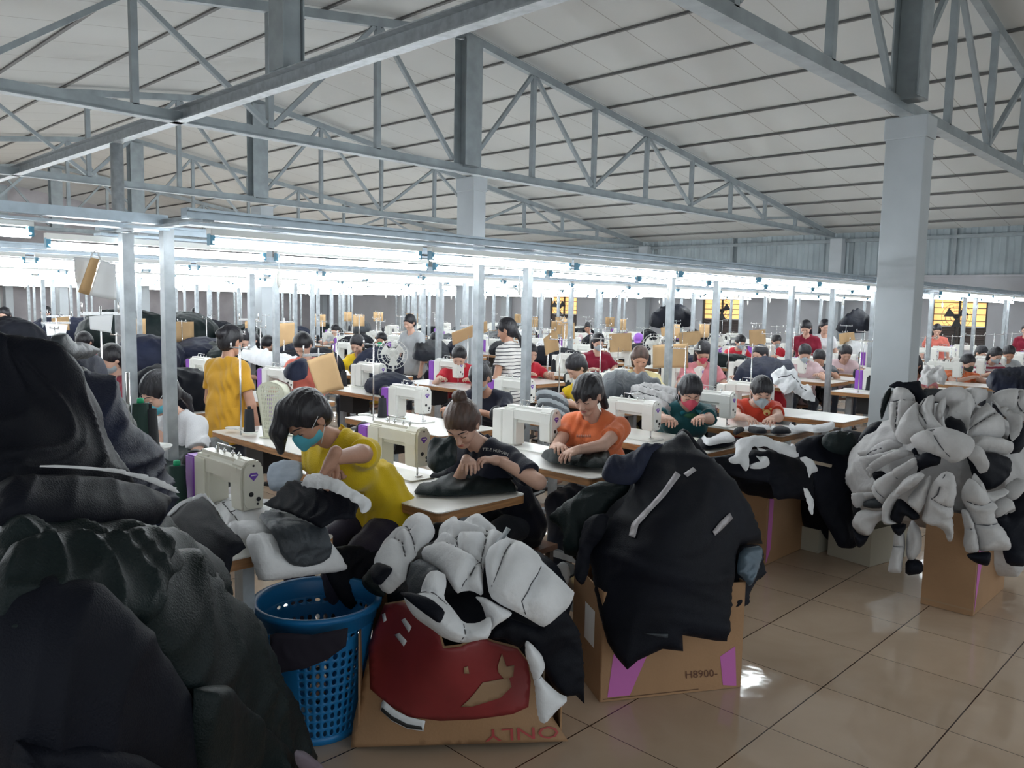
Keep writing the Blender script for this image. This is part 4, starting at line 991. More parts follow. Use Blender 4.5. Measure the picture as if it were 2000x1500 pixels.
# centre box
A = at(1172, 1372, Z=0); B = at(1445, 1342, Z=0); rz = math.atan2(B[1]-A[1], B[0]-A[0]); dx = float(np.linalg.norm(B-A)); dy = .36
cxy = (A+B)/2+np.array((-math.sin(rz), math.cos(rz), 0))*dy/2
bx = cbox('brown cardboard box under the black jackets with reflective strips', cxy, dx, dy, .47, rz)
y_ = -dy/2-.0045
on_panel(bx, [(dx/2-.085, y_, .02), (dx/2-.02, y_, .01), (dx/2-.035, y_, .19), (dx/2-.105, y_, .15)], magenta, 'magenta_print')
on_panel(bx, [(-dx/2+.03, y_, .02), (-dx/2+.13, y_, .02), (-dx/2+.22, y_, .23), (-dx/2+.10, y_, .30), (-dx/2+.05, y_, .2)], magenta, 'magenta_print')
on_panel(bx, [(-dx/2+.01, y_, .012), (dx/2-.2, y_, .012), (dx/2-.2, y_, .016), (-dx/2+.01, y_, .016)], mat('dark crease', (.12, .06, .03), .8), 'bottom_crease')
on_panel(bx, [(-dx/2-.0045, .02, .20), (-dx/2-.0045, -.1, .20), (-dx/2-.0045, -.1, .36), (-dx/2-.0045, .02, .36)], paper, 'paper_label')
px_text('H8900-', 1370, 1317, 21, (lambda P: (lambda R: EYE+R*((( (A[0]-EYE[0])*math.sin(rz)-(A[1]-EYE[1])*math.cos(rz)))/(R[:, 0]*math.sin(rz)-R[:, 1]*math.cos(rz)))[:, None])(rays(P))), mat('brown box ink', (.12, .05, .03), .8), bx, rot=-.06, off=.008)
# red printed box: bulged front, straight back
bpy.context.view_layer.update()
A = at(685, 1460, Z=0); B = at(1110, 1448, Z=0); rz = math.atan2(B[1]-A[1], B[0]-A[0]); dx = float(np.linalg.norm(B-A)); dy = .45; nb = np.array((-math.sin(rz), math.cos(rz), 0.))
rb = thing('cardboard_box', 'brown box with a red printed front, heaped with a white padded jacket', 'box', tuple((A+B)/2+nb*dy/2), rz)
bpy.context.view_layer.update()
def adopt(o, t): o.parent = t; o.matrix_parent_inverse = t.matrix_world.inverted(); return o
rs_ = dsurf([(685, 1460, 2.97), (1110, 1448, 3.04), (900, 1455, 2.98), (870, 1262, 2.80), (870, 1400, 2.90), (758, 1180, 3.05), (1035, 1290, 3.05), (745, 1300, 3.0), (1060, 1370, 3.05), (960, 1245, 2.86), (980, 1380, 2.94)])
adopt(patch('front_panel', [(685, 1460), (690, 1410), (708, 1330), (728, 1240), (752, 1178), (790, 1172), (850, 1200), (868, 1262), (900, 1258), (925, 1246), (940, 1240), (962, 1250), (1010, 1262), (1032, 1290), (1060, 1370), (1110, 1448)], rs_, card, th=.004, w=8, rnd=0, step=10), rb)
redp = mat('red box print', (.24, .026, .028), .5, 0, .12, 8)
rp = adopt(patch('red_print', [(722, 1262), (730, 1238), (753, 1182), (788, 1176), (848, 1203), (867, 1266), (900, 1262), (925, 1250), (940, 1244), (962, 1254), (1008, 1266), (1028, 1292), (1034, 1330), (1030, 1380), (1000, 1393), (930, 1402), (860, 1405), (800, 1398), (760, 1375), (725, 1345)], rs_, redp, th=0, rnd=0, step=10, off=.007), rb)
tan = mat('unprinted tan cardboard', (.33, .21, .12), .7)
for pg in ([(925, 1350), (940, 1330), (990, 1322), (995, 1340), (975, 1360), (920, 1376), (900, 1376), (915, 1362)], [(968, 1300), (976, 1275), (985, 1300), (1000, 1298), (998, 1320), (982, 1326), (970, 1312)], [(905, 1300), (912, 1298), (915, 1312), (905, 1312)]):
    adopt(patch('tan_figure', pg, rs_, tan, th=0, rnd=0, step=8, off=.011), rb)
for pg in ([(788, 1212), (795, 1208), (808, 1225), (803, 1236)], [(775, 1240), (784, 1236), (799, 1252), (793, 1262)], [(750, 1200), (756, 1198), (759, 1212), (753, 1216)]):
    adopt(patch('sticker', pg, rs_, paper, th=0, rnd=0, step=8, off=.011), rb)
adopt(patch('shipping_label', [(748, 1372), (752, 1366), (775, 1385), (800, 1397), (832, 1404), (828, 1424), (798, 1420), (768, 1406), (746, 1386)], rs_, paper, th=0, rnd=0, step=8, off=.011), rb)
adopt(patch('label_band', [(750, 1380), (770, 1396), (798, 1410), (825, 1414), (826, 1420), (798, 1417), (768, 1403), (748, 1386)], rs_, ink_k, th=0, rnd=0, step=8, off=.015), rb)
px_text('ONLY', 1020, 1432, 34, rs_, mat('red ink', (.36, .05, .05), .7), rb, rot=PI-.05, off=.012, sx=1.6)
px_text('SHIP TO', 0, 0, 1, rs_, ink_k, rb) if False else None
for a, b, s1, s2 in ((0, dy/2, dx*.9, .006), (dx/2-.03, .0, .006, dy), (-dx/2+.03, .0, .006, dy)):
    mb = MB(); mb.box((a, b, .22), (s1, s2, .43)); part('side_panel', mb, card, rb)
# box at the right under the white heap, boxes behind
b2 = cbox('brown cardboard box standing under the heap of grey white padded sleeves', (5.13, 1.28), .64, .26, .55, 0.0)
on_panel(b2, [(-.30, -.1345, .01), (-.14, -.1345, .55), (-.30, -.1345, .55)], magenta, 'magenta_print')
on_panel(b2, [(-.3245, -.13, .03), (-.3245, .13, .03), (-.3245, .13, .04), (-.3245, -.13, .04)], tan, 'bottom_tape')
C = at(1498, 1106, Z=0); b3 = cbox('tall brown box with a magenta mark under the black drape and white tangle', (C[0]+.28, C[1]+.22), .56, .40, .52, .0)
on_panel(b3, [(-.27, -.205, .01), (-.21, -.205, .10), (-.20, -.205, .42), (-.26, -.205, .44)], magenta, 'magenta_print')
C = at(1600, 1085, Z=0); cbox('low pale box on the floor between the two far boxes', (C[0]+.3, C[1]+.15), .5, .3, .16, -.1, mat('pale grey cardboard', (.42, .39, .31), .8))
C = at(1700, 1110, Z=0); cbox('pale grey box on the floor half under the padded heap', (C[0]+.25, C[1]+.12), .42, .3, .24, -.2, MATS['pale grey cardboard'])
# blue laundry basket
def perf(nu, nv, hole, fn, closed):
    mb = MB(); V = []; Fq = []; idx = {}
    def vid(key, p):
        if key not in idx: idx[key] = len(V); V.append(p)
        return idx[key]
    for i in range(nu):
        for j in range(nv):
            i1 = (i+1) % nu if closed else i+1
            ks = [((2*i, 2*j), (i, j)), ((2*i+1, 2*j), (i+.5, j)), ((2*i1 if not (closed and i1 == 0) else 0, 2*j), (i+1, j)), ((2*i1 if not (closed and i1 == 0) else 0, 2*j+1), (i+1, j+.5)), ((2*i1 if not (closed and i1 == 0) else 0, 2*j+2), (i+1, j+1)), ((2*i+1, 2*j+2), (i+.5, j+1)), ((2*i, 2*j+2), (i, j+1)), ((2*i, 2*j+1), (i, j+.5))]
            o = [vid(k, fn(*p)) for k, p in ks]; hr = hole(i, j)
            if hr is None: c = vid(('c', i, j), fn(i+.5, j+.5)); Fq += [(o[k], o[(k+1) % 8], c) for k in range(8)]; continue
            inn = []
            for k in range(8):
                a = math.radians([-135, -90, -45, 0, 45, 90, 135, 180][k]); inn.append(vid(('h', i, j, k), fn(i+.5+hr[0]*math.cos(a), j+.5+hr[1]*math.sin(a))))
            for k in range(8): Fq.append((o[k], o[(k+1) % 8], inn[(k+1) % 8])); Fq.append((o[k], inn[(k+1) % 8], inn[k]))
    return np.array(V), np.array(Fq)
bc = (1.64, 2.60); bt = thing('laundry_basket', 'blue perforated plastic laundry basket beside the red printed box', 'basket', (bc[0], bc[1], 0), .3)
def bf(u, v):
    a = 2*PI*u/40; z = .03+.41*v/12; r = .158+.058*(v/12)**1.1; return (r*math.cos(a), r*math.sin(a), z)
V, Q = perf(40, 12, lambda i, j: None if (i % 10 in (0, 1)) or j == 10 else ((.30, .38) if j < 10 else (.34, .2)), bf, True)
o = part('basket_wall', np_mesh('basket_wall', V, Q, blue_pl), None, bt); sm = o.modifiers.new('s', 'SOLIDIFY'); sm.thickness = .004
mb = MB(); mb.lathe([(.001, .002), (.158, .002), (.160, .032), (.154, .032), (.150, .010), (.001, .010)], 40, cap=False); part('basket_base', mb, blue_pl, bt)
mb = MB(); mb.lathe([(.214, .438), (.222, .44), (.228, .50), (.238, .505), (.238, .49), (.243, .49), (.243, .512), (.224, .512), (.216, .50), (.214, .438)], 40, cap=False); part('basket_rim', mb, blue_pl, bt)
# ================================================================ GARMENTS
# --- pile of dark garments, left foreground
LP = dsurf([(100, 690, 1.85), (0, 1000, 1.62), (210, 1000, 1.95), (320, 980, 2.35), (0, 1450, 1.42), (300, 1400, 1.75), (575, 1490, 2.62), (460, 1220, 2.35), (250, 1110, 1.85), (160, 780, 2.0), (0, 680, 1.8), (400, 1480, 2.1), (100, 1250, 1.5)])
grp = None
c1 = at(60, 930, D=2.45); c2 = at(190, 1250, D=2.38); c3 = at(20, 1350, D=2.1); c4 = at(330, 1420, D=2.6)
heap('garment_heap', 'dark core of the big garment pile at the left edge of the photo', [(c1, (.30, .34, .36)), (c2, (.36, .36, .38)), (c3, (.42, .42, .45)), (c4, (.34, .34, .34))], grn_f, h=.022, amp=.02, floor=.0, cat='garment pile')
garment('jacket', 'black nylon jacket on top of the big left pile, against the left edge', [(-60, 640), (0, 655), (60, 668), (98, 676), (117, 700), (135, 735), (150, 765), (160, 800), (168, 850), (190, 900), (222, 945), (235, 985), (120, 985), (0, 985), (-60, 990)], LP, blk_f, th=.03, w=60, fold=.022, ff=8, fa=.9, bulge=.03, bw=140, step=6, off=.03)
garment('jacket', 'navy cloth jacket spilling right, behind the left pile, under the white thread tray', [(130, 732), (148, 728), (178, 738), (222, 762), (232, 800), (250, 835), (275, 850), (300, 872), (316, 920), (332, 955), (335, 985), (290, 1045), (240, 1050), (180, 960), (150, 850), (135, 790)],
        dsurf([(150, 740, 2.2), (225, 765, 2.35), (330, 980, 2.6), (200, 960, 2.05), (280, 1040, 2.3), (240, 860, 2.2)]), nav_f, th=.03, w=45, fold=.03, ff=10, fa=.5, bulge=.02, bw=90, step=6)
garment('black_cut_piece', 'black panel with a thin white edge laid across the left pile', [(-60, 985), (0, 975), (140, 974), (215, 984), (268, 1004), (278, 1020), (268, 1040), (262, 1062), (120, 1085), (-60, 1085)], LP, blk_f, th=.04, w=40, fold=.012, ff=8, fa=.1, off=.075, step=7)
garment('edge_strip', 'thin white wadding edge on the black panel across the left pile', [(0, 973), (140, 972), (215, 982), (262, 1000), (275, 1014), (240, 1004), (205, 992), (140, 979), (0, 979)], LP, pad_m, th=.012, w=6, off=.118, step=6, cat='wadding strip')
garment('jacket', 'dark green black jacket forming the middle shoulder of the left pile', [(-60, 1070), (60, 1062), (180, 1072), (262, 1058), (330, 1092), (385, 1140), (405, 1190), (380, 1210), (260, 1190), (120, 1210), (-60, 1230)], LP, grn_f, th=.03, w=40, fold=.038, ff=7, fa=.25, off=.055, bulge=.02, bw=120)
garment('jacket', 'dark green nylon jacket falling down to the floor beside the blue basket', [(110, 1110), (200, 1098), (260, 1110), (340, 1140), (400, 1190), (440, 1235), (490, 1310), (530, 1380), (560, 1440), (578, 1498), (560, 1560), (420, 1560), (330, 1440), (250, 1330), (160, 1230), (120, 1160)], LP, grn_f, th=.03, w=40, fold=.042, ff=6, fa=1.0, off=.065, bulge=.02, bw=120)
garment('jacket', 'black jacket lying in the bottom left corner of the photo', [(-80, 1180), (60, 1190), (170, 1250), (260, 1330), (330, 1430), (360, 1560), (-80, 1560)], LP, blk_f, th=.03, w=50, fold=.055, ff=4.5, fa=.7, off=.09, bulge=.02, bw=150)
garment('jacket', 'dark grey sleeve folded forward at the foot of the left pile', [(262, 1352), (330, 1348), (400, 1390), (450, 1420), (500, 1470), (520, 1540), (300, 1560), (270, 1450)], LP, gry_f if False else grn_f, th=.02, w=20, fold=.045, ff=8, fa=.8, off=.13, rnd=0)
garment('lining_piece', 'pale mauve lining peeping out at the foot of the left pile', [(440, 1432), (470, 1445), (505, 1490), (515, 1520), (480, 1515), (450, 1470)], LP, mat('mauve grey lining', (.16, .13, .16), .7, 0, .2, 9), th=.03, w=16, fold=.008, ff=14, off=.2)
# flung piece in the air above the pile
garment('cut_piece', 'grey and black cut piece draped over the back of the left pile', cr([(350, 60), (430, 30), (480, 110), (560, 100), (690, 160), (640, 210), (500, 230), (440, 230), (380, 150)], 3.571, 0, 640), dsurf([(120, 670, 2.7), (190, 690, 3.1), (130, 700, 2.7)]), gry_f, th=.03, w=12, fold=.012, step=4)
garment('cut_piece', 'dark navy piece hanging behind the left pile beside the maroon worker', [(128, 702), (190, 690), (208, 735), (196, 752), (150, 742)], dsurf([(130, 700, 3.2), (205, 735, 3.5), (150, 745, 3.2)]), nav_f, th=.03, w=14, fold=.01, step=5)
# --- white quilted pieces on the first table
D0 = drape(.785, 2.485)
garment('black_cut_piece', 'black panel with white wadding edge hanging off the left end of the first table', [(272, 1066), (310, 1030), (345, 998), (392, 982), (415, 998), (438, 1030), (470, 1062), (478, 1078), (455, 1095), (448, 1128), (425, 1152), (398, 1172), (372, 1150), (330, 1110)], dsurf([(272, 1066, 2.42), (392, 982, 2.95), (470, 1065, 2.68), (400, 1170, 2.50)]), blk_f, th=.022, w=14, fold=.006, ff=7, fa=1.2, cat='cut piece', rnd=0, rag=1.2, off=.02)
garment('wadding_strip', 'white wadding rim along the top of the black hanging panel', [(266, 1064), (300, 1024), (350, 985), (395, 975), (418, 992), (440, 1028), (425, 1012), (396, 985), (352, 998), (312, 1030), (275, 1066)], dsurf([(272, 1066, 2.42), (392, 982, 2.95), (470, 1065, 2.68), (400, 1170, 2.50)]), pad_m, th=.03, w=8, off=.02, rag=.8)
garment('quilted_piece', 'white quilted piece lying across the first table below the machine', [(398, 992), (430, 982), (455, 969), (490, 974), (520, 982), (560, 985), (590, 1000), (632, 1031), (615, 1040), (585, 1022), (545, 1018), (520, 1030), (512, 1040), (470, 1035), (440, 1036), (436, 1018), (415, 1006)], D0, pad_m, th=.045, w=14, seams=[[(405, 1000), (450, 990), (490, 984), (560, 985)], [(450, 1010), (500, 1000), (560, 1004)], [(425, 985), (450, 1010), (470, 1035)]], sw=12, sd=.85, rag=1.5, lump=.004, step=5, cat='quilted piece')
garment('quilted_piece', 'white quilted pillow shaped piece at the table corner, under the round grey lining', [(440, 1035), (500, 1031), (522, 1045), (540, 1062), (500, 1066), (478, 1064), (458, 1052)], D0, pad_m, th=.035, w=12, rag=1.5, lump=.003, step=5, cat='quilted piece', off=.02)
garment('quilted_piece', 'white quilted flap hanging over the near edge of the first table', [(480, 1062), (520, 1060), (560, 1070), (628, 1045), (642, 1058), (658, 1080), (673, 1106), (655, 1114), (600, 1121), (560, 1127), (500, 1134), (492, 1110), (485, 1085)], drape(.785, 2.46), pad_m, th=.045, w=14, seams=[[(490, 1066), (530, 1080), (560, 1095), (610, 1092), (640, 1065)]], sw=12, sd=.45, rag=1.2, lump=.003, step=5, cat='quilted piece', off=.02)
garment('lining_piece', 'round crinkled dark grey lining on the white quilted pieces', [(503, 1036), (530, 1024), (560, 1017), (592, 1020), (620, 1034), (632, 1056), (630, 1080), (610, 1094), (580, 1101), (553, 1097), (535, 1078), (520, 1056)], drape(.80, 2.455), gry_f, th=.010, w=8, fold=.014, ff=16, fa=.6, fj=2, step=4, off=.055, cat='lining')
garment('black_cut_piece', 'black jacket front in the lap of the woman in yellow', [(512, 984), (540, 968), (552, 950), (580, 938), (610, 950), (650, 956), (692, 966), (702, 985), (693, 1012), (655, 1016), (628, 1032), (600, 1018), (560, 1000), (530, 992)], dsurf([(524, 978, 3.0), (600, 945, 2.95), (700, 1000, 2.9), (600, 1010, 2.82)]), blk_f, th=.008, w=6, fold=.018, ff=11, fa=.3, rnd=0, rag=1, step=4, cat='cut piece')
garment('wadding_piece', 'white fluffy wadding held by the woman in yellow', [(585, 948), (598, 930), (625, 925), (655, 938), (690, 958), (712, 970), (727, 986), (718, 1000), (706, 1003), (700, 985), (672, 968), (640, 956), (610, 952)], dsurf([(590, 940, 2.86), (650, 940, 2.86), (725, 990, 2.86), (650, 965, 2.78)]), pad_m, th=.02, w=10, rag=2, lump=.004, step=4, cat='wadding')
# --- red box: the white padded jacket
RJ = dsurf([(750, 1150, 2.95), (800, 1060, 3.1), (900, 1020, 3.25), (1050, 1050, 3.25), (1093, 1170, 3.0), (950, 1250, 2.72), (900, 1130, 2.78), (1000, 1120, 2.85), (820, 1200, 2.75)])
cc = at(930, 1190, D=3.22); heap('garment_heap', 'dark garments filling the red printed box', [(cc, (.33, .24, .22)), (at(860, 1160, D=3.25), (.2, .2, .2)), (at(1010, 1180, D=3.25), (.22, .2, .2))], blk_f, h=.015, amp=.012, cat='garment pile')
C7 = lambda pts: cr(pts, 4.444, 700, 1000)
jk = thing('padded_jacket', 'white quilted padded jacket without shell heaped on the red printed box', 'padded jacket', tuple(at(930, 1150, D=2.9)*np.array((1, 1, 0))))
bpy.context.view_layer.update()
def jp(name, pts, surf, m, **kw): o = patch(name, C7(pts), surf, m, **kw); return adopt(o, jk)
jp('left_sleeve', [(215, 480), (250, 400), (300, 330), (430, 190), (550, 130), (600, 150), (650, 180), (680, 250), (660, 320), (560, 390), (540, 460), (490, 500), (478, 560), (470, 640), (400, 700), (330, 770), (240, 730), (216, 600)], RJ, pad_m, th=.075, w=32, seams=[C7([(220, 480), (330, 400), (380, 340), (450, 290), (520, 290)]), C7([(400, 230), (470, 260), (530, 360), (545, 440)]), C7([(380, 340), (460, 390), (480, 480)])], sw=17, sd=.85, lump=.004, step=4.5, off=.04)
jp('sleeve_opening', [(250, 640), (320, 560), (450, 620), (440, 660), (390, 720), (340, 775), (260, 740)], RJ, blk_f, th=.02, w=10, step=5, off=.10)
jp('body_panel', [(660, 330), (690, 270), (700, 180), (840, 95), (870, 110), (890, 150), (1030, 80), (1080, 100), (1120, 140), (1230, 230), (1350, 330), (1430, 450), (1260, 400), (1090, 480), (1075, 600), (1080, 740), (980, 690), (900, 700), (860, 720), (760, 560), (640, 480), (560, 440), (590, 380)], RJ, pad_m, th=.075, w=34,
   seams=[C7([(880, 150), (920, 190), (980, 230), (1050, 240), (1120, 240)]), C7([(850, 330), (900, 300), (1000, 300), (1110, 300)]), C7([(1115, 240), (1100, 340), (1060, 500)]), C7([(860, 330), (880, 430), (960, 480), (1050, 500)]), C7([(660, 370), (780, 365), (860, 410)]), C7([(690, 290), (760, 260), (850, 330)]), C7([(1050, 500), (980, 600), (900, 690)]), C7([(1060, 500), (1080, 600), (1082, 730)]), C7([(1120, 240), (1200, 260), (1330, 340)])], sw=17, sd=.88, lump=.005, step=5, off=.01)
jp('right_panel', [(1090, 480), (1180, 400), (1250, 370), (1310, 385), (1460, 500), (1600, 640), (1750, 760), (1730, 830), (1690, 900), (1560, 990), (1520, 1020), (1400, 930), (1300, 860), (1180, 800), (1100, 750), (1085, 600)], RJ, pad_m, th=.075, w=34, seams=[C7([(1110, 700), (1180, 580), (1270, 430)]), C7([(1300, 780), (1350, 680), (1450, 570)]), C7([(1380, 920), (1330, 850), (1300, 780)])], sw=18, sd=.88, lump=.005, step=5, off=.05)
jp('edge_binding', [(1310, 385), (1330, 380), (1480, 490), (1620, 630), (1752, 755), (1740, 800), (1690, 900), (1560, 1005), (1530, 1000), (1600, 900), (1690, 780), (1600, 690), (1450, 520)], RJ, seam_m, th=.015, w=8, step=4, off=.055)
jp('lower_sleeve', [(505, 815), (560, 800), (640, 785), (720, 640), (820, 630), (830, 700), (800, 790), (850, 850), (905, 945), (1000, 930), (1090, 870), (1100, 930), (1080, 1000), (1050, 1060), (1000, 1080), (920, 1120), (830, 1130), (740, 1090), (690, 1040), (600, 980), (560, 940)], RJ, pad_m, th=.075, w=32, seams=[C7([(640, 785), (760, 780), (850, 850)]), C7([(905, 945), (900, 1020), (860, 1110)])], sw=15, sd=.8, lump=.004, step=5, off=.07)
jp('sleeve_opening', [(545, 845), (640, 825), (760, 830), (825, 880), (795, 940), (770, 985), (700, 940), (620, 890)], RJ, blk_f, th=.01, w=8, step=5, off=.135)
jp('lower_panel', [(1000, 740), (1090, 750), (1180, 800), (1300, 860), (1240, 920), (1160, 960), (1110, 1030), (1080, 1060), (1100, 930), (1060, 800)], RJ, pad_m, th=.08, w=24, lump=.004, step=5, off=.02)
jp('lining', [(470, 500), (560, 440), (660, 490), (750, 540), (750, 620), (650, 790), (510, 815), (450, 700)], RJ, gry_f, th=.04, w=20, fold=.015, ff=18, step=5, off=.01)
jp('grey_tape', [(1205, 380), (1240, 310), (1270, 330), (1190, 475), (1140, 470)], RJ, mat('grey tape', (.16, .19, .21), .5), th=.006, w=4, rnd=0, step=5, off=.085)
C8 = lambda pts: cr(pts, 4.167, 680, 1180)
garment('black_cut_piece', 'black jacket panel hanging down the right side of the red printed box', C8([(1090, 250), (1180, 170), (1300, 110), (1540, 190), (1640, 60), (1700, -10), (1790, 70), (1870, 200), (1905, 380), (1918, 560), (1922, 812), (1850, 740), (1750, 755), (1660, 660), (1600, 540), (1500, 400), (1460, 300), (1400, 360), (1280, 285)]), dsurf([(960, 1240, 2.83), (1060, 1200, 2.80), (1140, 1370, 2.9), (1120, 1210, 2.9), (1040, 1300, 2.85)]), blk_f, th=.03, w=20, fold=.012, ff=8, fa=1.2, cat='cut piece', rnd=0, step=6)
garment('quilted_piece', 'long pale blue white quilted strip hanging beside the red printed box', C8([(1445, 290), (1500, 330), (1580, 420), (1605, 500), (1560, 580), (1640, 660), (1720, 730), (1795, 760), (1700, 850), (1585, 975), (1545, 930), (1530, 800), (1520, 660), (1485, 540), (1440, 400)]), dsurf([(1030, 1250, 2.77), (1100, 1360, 2.84), (1050, 1400, 2.82)]), pad_m, th=.035, w=12, seams=[C8([(1510, 610), (1545, 590), (1570, 575)])], sw=8, rag=.8, step=4, cat='quilted piece')
garment('garment_heap', 'grey green jacket sleeve sticking out left of the white padded jacket', C7([(60, 600), (130, 520), (215, 470), (225, 600), (240, 720), (180, 740), (80, 690)]), dsurf([(715, 1140, 3.15), (750, 1120, 3.1), (740, 1165, 3.05)]), grn_f, th=.06, w=20, fold=.01, step=5)
garment('garment_heap', 'black jacket hanging in front of the stool of the woman in yellow', [(620, 1075), (690, 1062), (748, 1075), (775, 1100), (745, 1180), (700, 1200), (668, 1180), (640, 1130)], dsurf([(620, 1075, 3.3), (760, 1090, 3.5), (700, 1190, 3.3)]), blk_f, th=.03, w=20, fold=.02, step=6)
garment('cut_piece', 'dark cloth hanging over the front rim of the blue basket', [(527, 1240), (545, 1236), (610, 1240), (680, 1226), (676, 1262), (640, 1288), (600, 1305), (560, 1312), (530, 1318), (527, 1280)], dsurf([(530, 1240, 2.80), (680, 1230, 2.82), (600, 1310, 2.83)]), mat('dark plum cloth', (.012, .009, .02), .8), th=.006, w=6, fold=.004, rnd=0, step=6)
# --- centre pile with reflective strips
KC = dsurf([(1180, 900, 3.75), (1330, 850, 3.9), (1480, 1060, 3.75), (1440, 1240, 3.35), (1220, 1310, 3.22), (1170, 1150, 3.4), (1300, 1050, 3.25), (1100, 1000, 3.85), (1400, 950, 3.6)])
C2 = lambda pts: cr(pts, 3.333, 1060, 840)
heap('garment_heap', 'dark core of jackets piled on the centre cardboard box', [(at(1300, 1120, D=3.75), (.30, .26, .34)), (at(1300, 960, D=3.95), (.24, .22, .22)), (at(1180, 1040, D=3.95), (.18, .2, .2))], blk_f, h=.018, amp=.015, cat='garment pile')
K1 = garment('jacket', 'big black jacket back with three reflective strips draped over the centre box', C2([(850, 50), (905, 5), (945, 30), (1000, 120), (1120, 200), (1230, 310), (1320, 450), (1390, 600), (1432, 740), (1340, 742), (1265, 760), (1235, 850), (1225, 1150), (1200, 1375), (1130, 1372), (910, 1335), (915, 1440), (780, 1425), (620, 1500), (550, 1560), (480, 1480), (420, 1380), (370, 1200), (340, 1050), (315, 850), (320, 720), (360, 610), (470, 560), (530, 470), (580, 380), (640, 230), (700, 130)]), KC, blk_f, th=.02, w=20, fold=.016, ff=5.5, fa=1.1, bulge=.02, bw=150, rnd=0, step=8)
refl = mat('grey reflective tape', (.40, .38, .40), .45, .2, .1, 30)
for pg in ([(862, 275), (897, 300), (800, 430), (700, 540), (628, 620), (605, 705), (566, 690), (585, 610), (700, 490), (790, 385)], [(915, 290), (975, 248), (998, 268), (940, 312)], [(1212, 540), (1230, 575), (1160, 645), (1115, 687), (1100, 662), (1150, 600)]):
    adopt(patch('reflective_strip', C2(pg), (lambda s: s)(bsurf(K1, 3.5)), refl, th=0, rnd=0, step=6, off=.006), K1)
adopt(patch('grey_edge', C2([(660, 1320), (815, 1325), (812, 1352), (760, 1345)]), bsurf(K1, 3.2), gry_f, th=0, rnd=0, step=6, off=.006), K1)
garment('jacket', 'navy cloth garment heaped at the top left of the centre pile', C2([(395, 240), (420, 190), (560, 165), (640, 110), (740, 100), (800, 110), (700, 240), (640, 330), (560, 360), (420, 340), (380, 300)]), dsurf([(1190, 900, 3.6), (1300, 880, 3.75), (1230, 940, 3.5)]), nav_f, th=.04, w=22, fold=.025, ff=13, fa=.3, step=5)
garment('jacket', 'dark green sleeve bulging left out of the centre pile', C2([(40, 590), (80, 540), (200, 450), (340, 350), (480, 335), (585, 350), (560, 420), (470, 480), (380, 600), (330, 690), (310, 820), (200, 830), (140, 810), (150, 700), (110, 630)]), dsurf([(1075, 1010, 3.65), (1200, 945, 3.6), (1160, 1080, 3.5)]), grn_f, th=.05, w=34, fold=.028, ff=10, fa=.6, step=6, off=.02)
garment('jacket', 'black sleeve folded down at the left of the centre box', C2([(300, 690), (330, 600), (400, 560), (470, 560), (440, 700), (350, 800), (340, 930), (300, 1030), (250, 980), (270, 860)]), dsurf([(1150, 1040, 3.5), (1190, 1010, 3.45), (1150, 1140, 3.4)]), blk_f, th=.04, w=22, fold=.018, ff=12, step=5, off=.04)
garment('jacket', 'black jacket hem hanging right of the centre box', C2([(1240, 760), (1340, 742), (1415, 745), (1445, 930), (1420, 970), (1395, 975), (1340, 1060), (1340, 1130), (1290, 1165), (1225, 1160), (1225, 1000)]), dsurf([(1440, 1070, 3.6), (1480, 1100, 3.65), (1440, 1180, 3.5)]), blk_f, th=.03, w=18, fold=.016, ff=12, step=5)
garment('lining_piece', 'blue grey shiny patch at the right side of the centre pile', C2([(1265, 775), (1410, 752), (1405, 850), (1370, 940), (1330, 1030), (1290, 970), (1240, 930)]), dsurf([(1440, 1070, 3.52), (1480, 1080, 3.56), (1450, 1130, 3.48)]), mat('blue grey shiny lining', (.055, .085, .115), .35, .2, .3, 12), th=.02, w=10, fold=.008, ff=20, step=4, off=.02, cat='lining')
garment('cut_piece', 'small white cloth tail hanging in the shadow left of the centre pile', C2([(80, 890), (130, 850), (170, 880), (180, 940), (165, 1010), (130, 980), (110, 930)]), dsurf([(1100, 1120, 3.7)]), pad_m, th=.02, w=8, step=4)
# --- dark garments on the first row tables
C3 = lambda pts: cr(pts, 5.714, 700, 820)
garment('folded_garment', 'folded dark grey garment on the table in front of the woman in black', C3([(622, 800), (665, 745), (760, 720), (850, 700), (950, 640), (1150, 600), (1400, 570), (1550, 600), (1690, 660), (1780, 760), (1760, 800), (1500, 815), (1300, 830), (1000, 845), (640, 830)]), zsurf(.775), grn_f, th=.025, w=10, fold=.014, ff=10, fa=.1, rnd=0, step=5)
garment('garment', 'black cloth spread under the hands of the woman in black', C3([(780, 640), (860, 560), (1050, 480), (1300, 470), (1600, 480), (1760, 560), (1740, 680), (1550, 610), (1350, 560), (1100, 600), (900, 650)]), zsurf(.80), blk_f, th=.015, w=10, fold=.01, ff=10, step=5)
garment('garment', 'crumpled black cloth standing right of the machine by the woman in black', C3([(775, 250), (900, 225), (1080, 195), (1105, 330), (1100, 480), (950, 560), (860, 600), (760, 500)]), dsurf([(835, 870, 3.75), (890, 860, 3.8), (860, 920, 3.6)]), grn_f, th=.03, w=12, fold=.02, ff=16, fa=.2, step=4)
C4 = lambda pts: cr(pts, 6.667, 980, 720)
garment('garment', 'dark green cloth under the hands of the woman in orange', C4([(500, 1130), (590, 1070), (760, 1060), (900, 1065), (1000, 1040), (1150, 1010), (1300, 1030), (1400, 1080), (1420, 1180), (1360, 1290), (1150, 1280), (900, 1250), (640, 1222), (560, 1180)]), zsurf(.79), grn_f, th=.035, w=14, fold=.022, ff=11, fa=.4, step=4)
